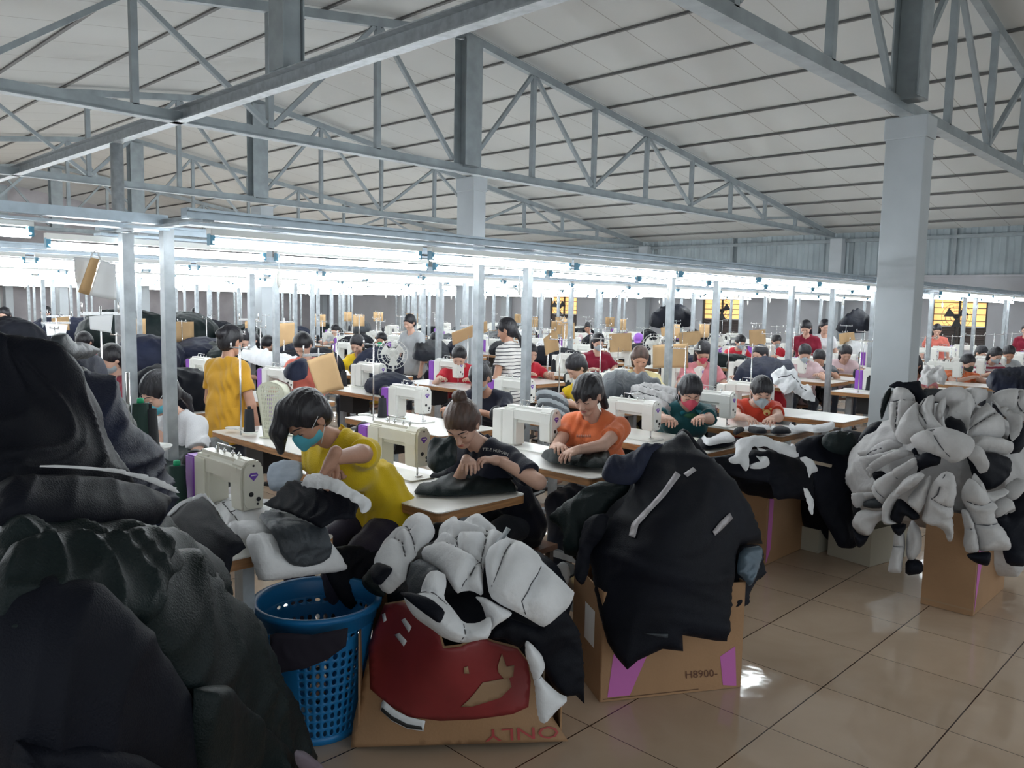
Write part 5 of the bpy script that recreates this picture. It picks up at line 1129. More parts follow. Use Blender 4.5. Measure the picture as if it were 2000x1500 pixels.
garment('garment', 'black cloth held up by the woman in teal', [(1300, 872), (1318, 852), (1332, 836), (1345, 842), (1360, 862), (1385, 892), (1400, 915), (1340, 905), (1300, 895)], dsurf([(1335, 840, 4.6), (1300, 880, 4.55), (1390, 900, 4.6)]), blk_f, th=.03, w=12, fold=.01, step=4)
C5 = lambda pts: cr(pts, 6.667, 1280, 700)
garment('cut_strip', 'black cut strip under the white padded one on the teal woman\'s table', C5([(520, 1100), (580, 1040), (660, 1080), (900, 1060), (1050, 1090), (1020, 1130), (850, 1160), (680, 1175), (560, 1160)]), zsurf(.775), blk_f, th=.03, w=10, step=4, cat='cut strip')
garment('cut_strip', 'white padded strip on the table corner beside the teal T-shirt', C5([(590, 1040), (640, 1010), (690, 1060), (780, 1020), (860, 975), (930, 970), (1000, 1010), (1050, 1060), (1000, 1090), (850, 1105), (700, 1140), (640, 1110)]), zsurf(.80), pad_m, th=.03, w=8, lump=.004, step=3.5, cat='cut strip')
for pg, mm, lb in (([(1180, 920), (1200, 895), (1320, 910), (1450, 925), (1450, 975), (1330, 975), (1230, 960)], blk_f, 'left black patch in the line of strips before the woman in red'), ([(1490, 945), (1560, 910), (1640, 890), (1760, 930), (1770, 975), (1620, 980), (1510, 975)], blk_f, 'middle black patch in the line of strips before the woman in red'), ([(1000, 960), (1060, 915), (1120, 910), (1180, 930), (1100, 970), (1040, 1000)], blk_f, 'crumpled black strip between the teal and the red T-shirt'),
                   ([(1730, 880), (1760, 850), (1800, 890), (1900, 870), (2080, 890), (2250, 850), (2330, 830), (2340, 890), (2290, 940), (2100, 970), (1950, 940), (1770, 930)], pad_m, 'white padded strip reaching right on the table before the woman in red'), ([(1100, 930), (1250, 880), (1500, 890), (1740, 900), (1760, 945), (1500, 925), (1200, 940)], pad_m, 'white cut strip behind the black patches')):
    garment('cut_strip', lb, C5(pg), zsurf(.785), mm, th=.03, w=7, step=3.5, cat='cut strip')
# --- black drape and white tangle on the tall brown box
C6 = lambda pts: cr(pts, 5.263, 1380, 840)
heap('garment_heap', 'black jackets stacked on the tall brown box with the magenta mark', [(at(1500, 925, D=5.25), (.30, .26, .13)), (at(1620, 960, D=5.6), (.26, .2, .34)), (at(1660, 900, D=5.7), (.24, .2, .2))], blk_f, h=.022, amp=.02, cat='garment pile')
garment('jacket', 'black jacket draped over the tall brown box, white tangle on top', C6([(-40, 290), (100, 270), (240, 250), (450, 200), (700, 200), (900, 280), (1000, 330), (1080, 430), (1100, 600), (1110, 760), (1000, 720), (880, 700), (700, 720), (660, 540), (520, 520), (260, 470), (130, 400)]), dsurf([(1400, 900, 4.75), (1580, 930, 4.9), (1500, 960, 4.65), (1570, 985, 4.75)]), blk_f, th=.03, w=20, fold=.02, ff=9, fa=.5, step=5)
garment('jacket', 'black jackets hanging down in a curtain left of the padded heap', C6([(950, 300), (880, 160), (1040, 60), (1200, 50), (1400, 40), (1520, 90), (1560, 250), (1620, 420), (1720, 560), (1740, 640), (1500, 680), (1510, 900), (1520, 1000), (1560, 1180), (1500, 1220), (1360, 1210), (1320, 1130), (1160, 850), (1100, 700), (1080, 450)]), dsurf([(1560, 870, 5.2), (1700, 880, 5.3), (1650, 1070, 5.0), (1590, 980, 5.0), (1700, 980, 5.05)]), blk_f, th=.035, w=30, fold=.025, ff=8, fa=.1, step=6)
garment('jacket', 'dark green rounded sleeve on top of the black curtain of jackets', C6([(1190, 60), (1300, 30), (1450, 40), (1540, 90), (1540, 200), (1450, 260), (1280, 230), (1180, 150)]), dsurf([(1610, 860, 5.15), (1670, 860, 5.15), (1640, 890, 5.05)]), grn_f, th=.07, w=20, fold=.016, step=4)
garment('jacket', 'dark jackets stacked just left of the top of the padded heap', cr([(850, 370), (900, 330), (1000, 330), (1050, 410), (1020, 450), (880, 470), (820, 430)], 3, 1400, 720), dsurf([(1690, 840, 5.3), (1740, 840, 5.3), (1720, 870, 5.2)]), blk_f, th=.09, w=20, fold=.02, ff=12, step=4)
for pg, lb in (([(300, 110), (380, 80), (470, 60), (560, 60), (620, 80), (700, 110), (800, 150), (860, 180), (870, 130), (920, 180), (920, 230), (958, 270), (900, 285), (800, 250), (700, 210), (600, 160), (540, 180), (480, 160), (430, 250), (440, 330), (430, 400), (405, 425), (375, 390), (340, 340), (290, 350), (235, 330), (225, 290), (290, 260), (300, 200)], 'white wadding arching over the black drape on the tall brown box'),
               ([(500, 260), (560, 280), (620, 290), (655, 350), (600, 390), (500, 400), (440, 390), (450, 350), (560, 340), (540, 300)], 'small looped white wadding scrap on the black drape'), ([(510, 170), (580, 190), (625, 215), (540, 215)], 'tiny white scrap under the arch of wadding'),
               ([(950, 285), (1000, 275), (1090, 330), (1150, 410), (1130, 430), (1080, 440), (1055, 500), (1040, 430), (1010, 340)], 'white wadding end hanging at the right of the tall brown box'), ([(990, 590), (1020, 600), (1080, 700), (1105, 770), (1095, 880), (1060, 850), (1035, 730)], 'thin pale strip hanging down the black curtain')):
    garment('wadding_scrap', lb, C6(pg), dsurf([(1420, 880, 4.68), (1560, 900, 4.75), (1480, 920, 4.6)]), pad_m, th=.03, w=6, lump=.008, rag=1.5, step=4, cat='wadding')
mb = MB(); a_ = at(1585, 902, D=5.0); b_ = at(1622, 910, D=5.1); mb.bar(tuple(a_), tuple(b_), .02, .02); tag(part('wooden_batten', mb, mat('pale wood', (.5, .42, .32), .6)), 'short pale batten showing between the black jackets', 'batten')

garment('garment', 'dark green cloth over the table of the woman in the white shirt', [(292, 898), (330, 872), (372, 866), (425, 858), (455, 878), (452, 905), (400, 925), (330, 945), (290, 938)], zsurf(.80), grn_f, th=.04, w=14, fold=.03, ff=12, fa=.3, step=5)
garment('mesh_cloth', 'pale blue grey cloth between the cream machine and the woman in yellow', [(527, 905), (560, 898), (590, 902), (592, 935), (560, 955), (528, 960), (520, 930)], dsurf([(527, 905, 3.5), (590, 905, 3.5), (550, 955, 3.3)]), mat('pale blue grey mesh', (.22, .26, .32), .8, 0, .1, 30), th=.01, w=6, fold=.006, step=5)
dup(tab0, (1.60, 5.44, 0), PI/2, 'white topped table of the cream long armed machine between the lamp posts'); m_o = dup(mac_w, (1.62, 5.42, TZ+.001), 1.57, 'cream machine with a long round arm between the two lamp posts'); m_o.scale = (1.1, 1.1, 1.1)

garment('jacket', 'thin dark green jacket layer folded over the middle of the left pile', [(-60, 1150), (40, 1120), (120, 1130), (190, 1095), (240, 1125), (225, 1200), (190, 1260), (150, 1250), (90, 1290), (-60, 1280)], LP, grn_f, th=.02, w=20, fold=.035, ff=9, fa=.5, off=.12, step=6)
garment('jacket', 'black jacket sleeve lying low in the bottom left corner, nearest the camera', [(-80, 1400), (60, 1380), (180, 1420), (260, 1500), (240, 1600), (-80, 1600)], LP, blk_f, th=.03, w=30, fold=.05, ff=6, fa=1.1, off=.17, step=7)
# --- heap of grey white padded sleeves at the right
HC = dsurf([(1700, 760, 4.75), (1850, 770, 4.7), (1990, 800, 4.6), (1670, 880, 4.75), (1670, 1000, 4.6), (1840, 890, 4.25), (1760, 1060, 4.45), (1950, 1080, 4.3), (1850, 980, 4.35), (2010, 950, 4.4)])
CH = lambda pts: cr(pts, 3.947, 1660, 740)
heap('garment_heap', 'grey padded mass in the middle of the heap of padded sleeves at the right', [(at(1850, 900, D=4.85), (.38, .38, .36)), (at(1950, 960, D=4.8), (.32, .32, .34)), (at(1760, 930, D=4.9), (.3, .3, .28)), (at(1960, 1040, D=4.75), (.2, .2, .24))], padg_m, h=.02, amp=.02, cat='garment pile')
HP = [
 ([(560, 50), (700, 50), (900, 100), (1050, 110), (1050, 130), (800, 130), (640, 150), (590, 160), (540, 130)], 'g', 0, 'blue grey lining strip along the top of the padded heap', []),
 ([(340, 20), (420, 30), (545, 15), (550, 80), (600, 150), (540, 190), (500, 150), (430, 70), (330, 60), (300, 50)], 'b', .03, 'black collar piece at the top left of the padded heap', []),
 ([(225, 300), (225, 240), (245, 120), (320, 40), (330, 90), (290, 180), (255, 260), (235, 305)], 'G', .02, 'thin black tail hanging at the top left of the padded heap', []),
 ([(325, 65), (430, 70), (490, 130), (520, 175), (500, 250), (440, 320), (400, 400), (340, 420), (300, 370), (290, 250), (300, 160)], 'w', .02, 'upright padded sleeve at the top left of the heap', [[(330, 190), (420, 200), (520, 175)], [(360, 200), (370, 300), (360, 390)]]),
 ([(640, 140), (720, 110), (850, 105), (960, 110), (1050, 120), (1060, 160), (980, 200), (930, 280), (900, 400), (890, 480), (870, 400), (860, 350), (760, 330), (730, 330), (770, 230), (720, 190), (640, 180)], 'w', .05, 'large smooth padded panel across the top middle of the heap', [[(860, 110), (890, 180), (960, 220)]]),
 ([(1070, 150), (1130, 120), (1220, 105), (1310, 110), (1345, 150), (1345, 330), (1280, 330), (1220, 250), (1150, 220), (1100, 200)], 'w', .05, 'padded panel at the top right edge of the heap', [[(1260, 150), (1250, 230), (1300, 300)]]),
 ([(1080, 180), (1130, 230), (1210, 300), (1270, 330), (1275, 400), (1240, 480), (1220, 500), (1200, 470), (1200, 340), (1130, 270)], 'w', .07, 'curved padded strip running down the right of the heap', []),
 ([(960, 250), (1050, 180), (1090, 230), (1190, 320), (1190, 460), (1100, 460), (950, 450), (900, 440), (920, 350)], 'w', .02, 'flat grey padded panel at the right middle of the heap', [[(900, 400), (1000, 350), (1100, 290)]]),
 ([(930, 450), (1050, 455), (1150, 470), (1225, 500), (1225, 600), (1100, 560), (920, 550)], 'w', .04, 'pale mauve padded hem band above the black panel', []),
 ([(900, 560), (1080, 560), (1225, 600), (1240, 700), (1200, 780), (1100, 860), (1030, 860), (960, 760), (930, 650)], 'b', .03, 'square black panel at the right of the padded heap', []),
 ([(530, 210), (600, 185), (640, 190), (640, 280), (640, 350), (700, 430), (740, 460), (680, 470), (580, 440), (520, 390), (515, 300)], 'w', .07, 'twisted padded sleeve in the upper middle of the heap', [[(560, 220), (530, 300), (600, 420)]]),
 ([(410, 420), (430, 340), (520, 220), (535, 300), (560, 390), (600, 450), (560, 470), (520, 520), (460, 530), (400, 500)], 'w', .08, 'bulging padded sleeve left of the twisted one', []),
 ([(650, 260), (700, 210), (725, 220), (720, 280), (700, 340), (720, 420), (740, 450), (690, 430), (650, 350)], 'w', .09, 'narrow padded fold in the upper middle of the heap', []),
 ([(700, 360), (760, 320), (860, 360), (885, 470), (850, 500), (800, 520), (760, 470), (720, 420)], 'b', .05, 'black sleeve opening in the middle of the heap', []),
 ([(520, 520), (600, 470), (740, 470), (850, 520), (870, 560), (820, 620), (740, 640), (700, 610), (660, 600), (600, 580), (540, 560)], 'w', .10, 'crumpled padded knot at the centre of the heap', [[(520, 500), (600, 490), (660, 500)], [(640, 500), (680, 560), (720, 620)]]),
 ([(830, 560), (880, 540), (930, 600), (960, 650), (950, 700), (930, 720), (880, 650), (830, 610)], 'w', .10, 'short padded sleeve end right of the centre knot', []),
 ([(48, 580), (75, 545), (140, 545), (250, 480), (340, 455), (400, 500), (330, 540), (250, 580), (150, 600), (100, 610)], 'w', .02, 'topmost padded sleeve of the left fan', [[(110, 600), (180, 560), (260, 540)]]),
 ([(90, 640), (140, 590), (260, 570), (380, 545), (490, 560), (500, 590), (420, 600), (300, 620), (200, 680), (170, 780), (140, 720)], 'w', .05, 'second padded sleeve of the left fan', [[(160, 600), (230, 590), (350, 560)]]),
 ([(180, 740), (200, 690), (300, 610), (420, 565), (500, 565), (480, 610), (380, 640), (300, 680), (210, 740), (190, 780)], 'w', .08, 'third padded sleeve of the left fan with dark gaps', []),
 ([(205, 760), (210, 720), (270, 710), (310, 745), (250, 790), (210, 790)], 'b', .06, 'small black patch in the left fan', []),
 ([(230, 870), (240, 810), (330, 740), (400, 700), (480, 650), (570, 610), (580, 650), (500, 700), (430, 760), (370, 830), (320, 920), (290, 970), (240, 920)], 'w', .10, 'fourth padded sleeve of the left fan pointing down left', [[(250, 820), (300, 880), (320, 910)], [(400, 700), (420, 740), (430, 760)]]),
 ([(500, 560), (530, 545), (560, 600), (640, 570), (700, 600), (690, 650), (620, 670), (560, 700), (530, 730), (560, 650)], 'b', .07, 'black cuff at the centre of the fan', []),  # plain black nylon, same cloth as the other black pieces
 ([(20, 930), (30, 890), (130, 875), (230, 880), (250, 910), (130, 940), (90, 990), (50, 1000), (25, 970)], 'w', .05, 'short padded sleeve at the far left of the heap', [[(125, 880), (130, 930)]]),
 ([(90, 980), (130, 930), (240, 910), (290, 970), (240, 1000), (160, 1000)], 'g', .04, 'dark grey sleeve lining at the far left of the heap', []),
 ([(15, 1130), (50, 1040), (110, 1005), (200, 1020), (280, 1010), (290, 1060), (210, 1110), (170, 1190), (140, 1210), (70, 1190)], 'w', .05, 'boxy padded cuff at the lower left of the heap', []),
 ([(20, 1140), (70, 1195), (140, 1215), (160, 1190), (120, 1270), (70, 1310), (40, 1260)], 'b', .05, 'black corner hanging below the boxy cuff', []),
 ([(280, 1110), (275, 1060), (300, 960), (350, 890), (420, 820), (500, 730), (600, 680), (620, 700), (540, 780), (440, 860), (400, 900), (360, 980), (330, 1060), (380, 1090), (320, 1110)], 'w', .13, 'long curved padded sleeve sweeping to the lower left', [[(420, 830), (450, 860)]]),
 ([(320, 1060), (400, 900), (440, 890), (530, 1000), (530, 1040), (480, 1060), (440, 1010), (400, 1100), (370, 1090)], 'b', .12, 'black pointed lining in the long curved sleeve', []),
 ([(540, 1040), (560, 960), (600, 830), (640, 740), (700, 660), (740, 680), (760, 760), (750, 900), (740, 1000), (760, 1060), (770, 1180), (760, 1240), (730, 1240), (700, 1150), (640, 1100), (560, 1070)], 'w', .13, 'broad padded sleeve hanging over the front of the cardboard box', [[(620, 820), (680, 850), (750, 890)], [(700, 670), (660, 780), (620, 830)]]),
 ([(460, 900), (520, 820), (600, 740), (640, 700), (620, 790), (590, 880), (550, 980), (530, 1000), (490, 960)], 'w', .10, 'padded fold between the long curved and the broad sleeve', []),
 ([(810, 860), (800, 790), (830, 720), (870, 740), (940, 800), (1000, 900), (1050, 940), (1020, 980), (1060, 1080), (1120, 1160), (1180, 1310), (1160, 1325), (1050, 1320), (960, 1330), (930, 1200), (890, 1050), (860, 950)], 'w', .12, 'long padded sleeve hanging down at the right with a black cuff', [[(830, 860), (900, 890), (980, 900)], [(900, 1085), (980, 1100), (1080, 1100)]]),
 ([(815, 940), (860, 950), (900, 1060), (940, 1200), (960, 1330), (870, 1340), (840, 1260), (850, 1150), (830, 1040)], 'w', .13, 'padded half of the long hanging sleeve, left of its dark seam', [[(840, 1130), (900, 1120)]]),
 ([(870, 1345), (960, 1330), (1050, 1325), (1040, 1420), (1020, 1440), (950, 1420), (890, 1380)], 'b', .12, 'black cuff at the bottom of the long hanging sleeve', []),
 ([(1030, 960), (1080, 910), (1150, 900), (1180, 980), (1190, 1040), (1130, 1010), (1080, 1070), (1050, 1020)], 'w', .10, 'rounded padded cuff with a black mouth at the right', []),
 ([(990, 860), (1080, 850), (1140, 830), (1130, 880), (1060, 910), (1000, 940), (940, 880), (880, 760), (900, 700), (950, 780)], 'w', .09, 'thin padded strip crossing above the rounded cuff', []),
 ([(1140, 860), (1180, 790), (1250, 780), (1280, 820), (1240, 900), (1190, 950), (1150, 910)], 'w', .08, 'small padded block at the right edge of the heap', []),
 ([(1060, 1070), (1130, 1010), (1200, 1060), (1230, 920), (1345, 850), (1345, 1450), (1200, 1440), (1160, 1330), (1180, 1300), (1120, 1160)], 'b', .06, 'black jacket shell hanging down the right edge', []),
 ([(1250, 780), (1300, 760), (1345, 780), (1345, 920), (1300, 860)], 'w', .04, 'padded corner touching the right edge of the photo', []),
 ([(1210, 500), (1270, 340), (1345, 330), (1345, 560), (1230, 580)], 'b', .03, 'black lining at the right edge below the padded corner', []),
 ([(290, 1490), (300, 1420), (330, 1300), (340, 1170), (420, 1180), (430, 1300), (410, 1400), (400, 1500), (340, 1495)], 'w', .0, 'padded sleeve hanging to the floor left of the right box', [[(330, 1290), (420, 1300)]]),
 ([(430, 1340), (440, 1180), (480, 1090), (560, 1180), (560, 1320), (500, 1400), (450, 1400)], 'w', .0, 'second padded sleeve hanging behind the right box', []),
 ([(430, 1400), (520, 1390), (570, 1420), (570, 1500), (430, 1520)], 'b', .0, 'black cuff resting on the floor left of the right box', []),
 ([(320, 1110), (440, 1090), (430, 1150), (385, 1205), (340, 1170)], 'b', .10, 'black tip below the long curved sleeve', []),
]
for i, (pg, kind, off, lab, sm_) in enumerate(HP):
    m_ = {'w': padg_m, 'b': blk_f, 'g': gry_f, 'G': grn_f}[kind]; area = (max(p[0] for p in pg)-min(p[0] for p in pg))/3.947
    kw = dict(th=.085 if area > 25 else .055, w=12, seams=[CH(s) for s in sm_], sw=8, sd=.9, lump=.004, fold=.012, ff=12, fa=1.3) if kind == 'w' else dict(th=.05, w=12, fold=.012, ff=12)
    garment('padded_piece' if kind == 'w' else 'black_piece' if kind == 'b' else 'lining_piece', lab, CH(pg), HC, m_, cat='padded sleeve' if kind == 'w' else 'garment piece', off=off-.04, step=4.5, **kw)
# ================================================================ things on and over the tables
def card_at(name, lab, quad, Y, m, curl=.02, cat='card', group=None):
    return sheet(name, lab, cat, [tuple(at(x, y, Y=Y)) for x, y in quad], m, curl=curl, group=group)
cards = [('large kraft card leaning behind the head of the woman in yellow', [(599, 705), (651, 688), (672, 760), (622, 773)], 4.9), ('wide kraft card on a thread stand above the woman in teal', [(1275, 674), (1343, 671), (1344, 718), (1275, 719)], 4.62),
 ('kraft card left of the pale yellow blouse', [(1190, 652), (1233, 650), (1234, 687), (1191, 688)], 6.6), ('curved kraft card right of the red T-shirt', [(1061, 662), (1088, 645), (1092, 684), (1066, 695)], 6.7), ('long kraft roll before the middle column', [(882, 650), (951, 627), (952, 648), (884, 675)], 6.9),
 ('kraft card in front of the far yellow worker, by the tall column', [(537, 632), (575, 630), (575, 668), (538, 682)], 8.6), ('small kraft card just right of the mustard shirt\'s head', [(478, 628), (497, 624), (499, 652), (479, 652)], 8.8), ('kraft card beside the second white fan', [(1325, 650), (1368, 646), (1368, 672), (1328, 679)], 6.8),
 ('kraft card left of the red profile worker', [(1463, 645), (1495, 643), (1496, 677), (1464, 678)], 6.6), ('kraft card left of the big right column', [(1638, 652), (1668, 648), (1671, 672), (1640, 673)], 6.4), ('tan card above the head of the pale pink blouse', [(1290, 640), (1318, 638), (1318, 655), (1292, 658)], 9.5),
 ('kraft card under the far left window', [(1097, 632), (1122, 630), (1123, 662), (1098, 662)], 9.9), ('kraft card below the white sheets at the far left', [(100, 622), (134, 618), (136, 645), (104, 648)], 9.8)]
def card_pole(q, Y):
    a, b = at(*q[0], Y=Y), at(*q[1], Y=Y); m_ = (a+b)/2; x_, y_ = m_[0]+.006, m_[1]+.03; on = any(abs(c[2]-x_) < .26 and abs(c[3]-y_) < .55 for c in tabs); zb = TZ if on else 0.
    o = dup(st0, (x_, y_, zb+.001), PI/2, 'steel thread stand carrying a hanging card or sheet', 'thread stands with hanging cards'); o.scale = (1, 1, max(.4, (m_[2]-zb+.01)/.56))
for lab, q, Y in cards: card_at('kraft_card', lab, q, Y, kraft, .03); card_pole(q, Y)
for lab, q, Y in (('white sheet clipped to a stand left of the first lamp post', [(174, 618), (221, 613), (216, 650), (176, 643)], 6.0), ('white sheet at the far left beside a kraft card', [(88, 632), (132, 634), (128, 655), (92, 656)], 8.6), ('white paper on the far table by the dark red top', [(1535, 640), (1554, 640), (1554, 666), (1535, 662)], 6.6), ('white sheet hanging from a far stand, left of the middle column', [(1010, 648), (1026, 640), (1028, 668), (1012, 675)], 8.6)):
    card_at('paper_sheet', lab, q, Y, paper, .01, 'paper'); card_pole(q, Y)
hp = thing('hanging_pattern', 'bundle of kraft and white paper patterns hanging from the lamp rail at the left', 'paper pattern', tuple(at(190, 492, Y=3.95))); bpy.context.view_layer.update()
Ch = lambda pts: cr(pts, 3.333, 0, 360)
for nm, q, Y, mm in (('white_sheet', [(480, 470), (590, 480), (530, 700), (488, 610)], 4.0, paper), ('grey_sheet', [(655, 490), (752, 522), (757, 755), (580, 722)], 3.98, paper), ('kraft_sheet', [(590, 474), (648, 486), (580, 722), (508, 700)], 3.95, kraft)):
    adopt(sheet(nm, '', '', [tuple(at(x, y, Y=Y)) for x, y in Ch(q)], mm, parent=None, curl=.015), hp)
for c in hp.children:
    for kk in ('label', 'category'):
        if kk in c: del c[kk]
mb = MB(); mb.tube([tuple(at(x, y, Y=3.95)) for x, y in Ch([(588, 478), (605, 445), (625, 430), (640, 450), (655, 492)])], .003, 6); adopt(part('string_loop', mb, paper), hp)
# cream slotted casing on the second row table
p0 = at(535, 853, Z=TZ+.002); t = thing('plastic_casing', 'cream plastic casing with slotted holes and a rounded top standing on a table', 'casing', tuple(p0), -.95)
def casing_w(v): return (.045+.045*min(1, v*1.25)) if v < .78 else .09*math.sqrt(max(0, 1-((v-.78)/.22)**2))+.004
def cf(u, v): k = v/14; w = casing_w(k); return ((u/7-1)*w*1.0, -.05, k*.36)
V, Q = perf(14, 14, lambda i, j: (.22, .38) if 1 <= j <= 12 and 2 <= i <= 11 and (i+j*0) % 1 == 0 else None, lambda u, v: cf(u, v), False)
o = part('slotted_front', np_mesh('slotted_front', V, Q, cream_pl), None, t); sm = o.modifiers.new('s', 'SOLIDIFY'); sm.thickness = .004
pr = [(-casing_w(k/14), k/14*.36) for k in range(15)]+[(casing_w(k/14), k/14*.36) for k in range(14, -1, -1)]
V = np.array([(x, y, z) for y in (-.05, .045) for x, z in pr]); n = len(pr); Q = np.array([(i, i+1, n+i+1, n+i) for i in range(n-1)])
o = part('shell', np_mesh('shell', V, Q, cream_pl), None, t); sm = o.modifiers.new('s', 'SOLIDIFY'); sm.thickness = .005
mb = MB(); mb.tube([(x*1.02, .05, z) for x, z in pr[4:-4]], .006, 6); part('dark_rim', mb, mat('brown rim', (.12, .06, .05), .5), t)
mb = MB(); mb.box((0, 0, .004), (.13, .14, .008)); part('foot_plate', mb, cream_pl, t)
# fans
def make_fan(label, m, pole, r=.17):
    t = thing('fan', label, 'fan')
    mb = MB(); mb.lathe([(.12, 0), (.12, .012), (.03, .03), (.018, .05)], 16); part('base', mb, m, t)
    mb = MB(); mb.tube([(0, 0, .03), (0, 0, pole)], .013, 8); part('pole', mb, m, t)
    mb = MB(); mb.lathe([(.03, -.02), (.055, .0), (.055, .08), (.03, .11)], 14, (0, 0, pole), 'x'); part('motor', mb, m, t)
    mb = MB()
    for rr, x in ((r, -.05), (r*.75, -.075), (r*.45, -.085), (r*.18, -.09), (r*.75, -.015), (r*.4, -.01)):
        mb.tube([(x, rr*math.cos(a), pole+rr*math.sin(a)) for a in [2*PI*i/24 for i in range(25)]], .003, 5)
    for i in range(20):
        a = 2*PI*i/20; mb.tube([(-.09, .02*math.cos(a), pole+.02*math.sin(a)), (-.075, r*.75*math.cos(a), pole+r*.75*math.sin(a)), (-.05, r*math.cos(a), pole+r*math.sin(a)), (-.015, r*.75*math.cos(a), pole+r*.75*math.sin(a))], .0015, 4)
    part('guard', mb, m, t)
    for i in range(3):
        mb = MB(); a = 2*PI*i/3; b = a+.9
        mb.add([(-.045, .03*math.cos(a), pole+.03*math.sin(a)), (-.055, r*.85*math.cos(a), pole+r*.85*math.sin(a)), (-.03, r*.85*math.cos(b), pole+r*.85*math.sin(b)), (-.03, .03*math.cos(b), pole+.03*math.sin(b))], [(0, 1, 2, 3)])
        o = part('blade', mb, m, t); s_ = o.modifiers.new('s', 'SOLIDIFY'); s_.thickness = .003
    return t
fw = make_fan('x', wht, .34, .15); fb = make_fan('x', mat('dark fan metal', (.03, .032, .035), .5), 1.55, .30); fans = [fw, fb]
q = at(768, 742, Y=6.9); 
for (x, y, Y, lab) in ((768, 690, 6.6, 'white table fan left of the black jackets in the middle distance'), (1275, 672, 6.6, 'white table fan right of the pale yellow blouse'), (1397, 670, 6.6, 'white table fan right of the pink blouse')):
    q = at(x, y, Y=Y); d_ = dup(fw, (q[0], q[1], TZ+.002), .8, lab); dz = max(.2, q[2]-TZ)
for x, Xw, lab in ((1092, 20.3, 'dark pedestal fan before the far left window'), (1410, 20.3, 'dark pedestal fan before the middle window'), (1867, 20.3, 'dark pedestal fan before the right window')):
    q = at(x, 605 if x < 1800 else 625, X=Xw); dup(fb, (q[0], q[1], 0), .35, lab)
# green capped cones and tray at the left, cone by the first machine
for x, y, Z, pr_, lab in ((347, 984, .785, cg0, 'dark green thread cone with a green tip beside the cream machine'), (292, 872, None, cb0, 'black thread cone on the round white tray before the white shirt'), (276, 862, None, cg0, 'dark thread cone with green tip behind the black cone on the tray')):
    q = at(x, y, Z=Z) if Z else at(x, y, Y=3.45); d_ = dup(pr_, tuple(q), 0, lab); d_.scale = (1.15, 1.15, 1.15)
q = at(290, 874, Y=3.45); t = thing('thread_tray', 'round white tray with two thread cones on a steel rod, left of the white shirt', 'tray', (q[0], q[1], 0))
mb = MB(); mb.lathe([(.001, q[2]-.006), (.085, q[2]-.006), (.095, q[2]+.006), (.09, q[2]+.006), (.08, q[2]-.002), (.001, q[2]-.002)], 24); part('tray', mb, wht, t)
mb = MB(); mb.tube([(-.07, .02, 0), (-.07, .02, q[2]+.32)], .01, 8); mb.lathe([(.12, 0), (.12, .01), (.02, .03)], 12, (-.07, .02, 0)); part('rod', mb, chrome, t)
for x, y, lab in ((762, 810, 'dark green thread cone at the purple end of the machine behind the woman in black'), (925, 775, 'dark green thread cone left of the black one behind the post'), (958, 788, 'black thread cone beside the post behind the woman in black'), (1440, 735, 'tall black thread cone before the red shirted worker')):
    q = at(x, y, Z=TZ+.002); dup(cb0, tuple(q), 0, lab)
# grey layered stacks on the second row tables
for i in range(9):
    x0, y0 = 1046+i*1.5, 765+i*6
    garment('folded_piece', 'grey folded piece, %s in the fanned stack behind the woman in orange' % ['topmost', 'second', 'third', 'fourth', 'fifth', 'sixth', 'seventh', 'eighth', 'lowest'][i], [(x0, y0), (x0+26, y0-2), (x0+52, y0+8), (x0+66, y0+22), (x0+60, y0+30), (x0+40, y0+18), (x0+18, y0+10), (x0, y0+9)], dsurf([(1046, 765, 5.5), (1115, 790, 5.4), (1060, 815, 5.2)]), gry_f if i % 2 else mat('pale grey piece', (.30, .33, .35), .7, 0, .2, 8), th=.03, w=5, fold=.004, step=4, cat='folded cloth', off=-.008*i, group=None)
def pile(name, lab, x, y, Y, w, h, m, cat='garment pile', z0=TZ+.005, group=None):
    q = at(x, y, Y=Y); n = RNG.randint(2, 3); bl = []
    for i in range(n): bl.append(((q[0]+RNG.uniform(-.3, .3)*w, q[1]+RNG.uniform(-.35, .35)*w, z0+h*.35), (w*RNG.uniform(.4, .6), w*RNG.uniform(.4, .6), h*RNG.uniform(.55, .8))))
    heap(name, lab, bl, m, h=.03, amp=.018, cat=cat, floor=z0, fq=11, k=.08, group=group)
garment('garment_heap', 'dark grey jackets spread on the table right of the woman in orange', [(1170, 742), (1200, 735), (1240, 742), (1290, 752), (1292, 775), (1250, 782), (1190, 785), (1172, 770)], dsurf([(1170, 745, 6.2), (1290, 755, 6.4), (1230, 785, 5.9)]), gry_f, th=.12, w=16, fold=.04, ff=9, fa=.3, step=4, cat='garment pile')
garment('garment_heap', 'white and black quilted layers on the table left of the teal T-shirt', [(1225, 758), (1270, 752), (1330, 765), (1315, 800), (1290, 812), (1262, 790), (1235, 775)], dsurf([(1225, 758, 6.0), (1330, 765, 6.1), (1290, 810, 5.7)]), padg_m, th=.06, w=9, seams=[[(1230, 768), (1290, 790), (1310, 800)], [(1240, 762), (1300, 778), (1325, 785)]], sw=5, sd=.9, fold=.02, ff=14, step=3.5, cat='garment pile')
garment('garment_heap', 'navy jackets heaped behind the head of the woman in red', [(1430, 745), (1440, 718), (1470, 704), (1510, 706), (1550, 716), (1558, 742), (1530, 752), (1480, 748)], dsurf([(1430, 740, 8.3), (1555, 730, 8.6), (1490, 750, 8.2)]), nav_f, th=.10, w=12, fold=.04, ff=9, step=4, cat='garment pile')
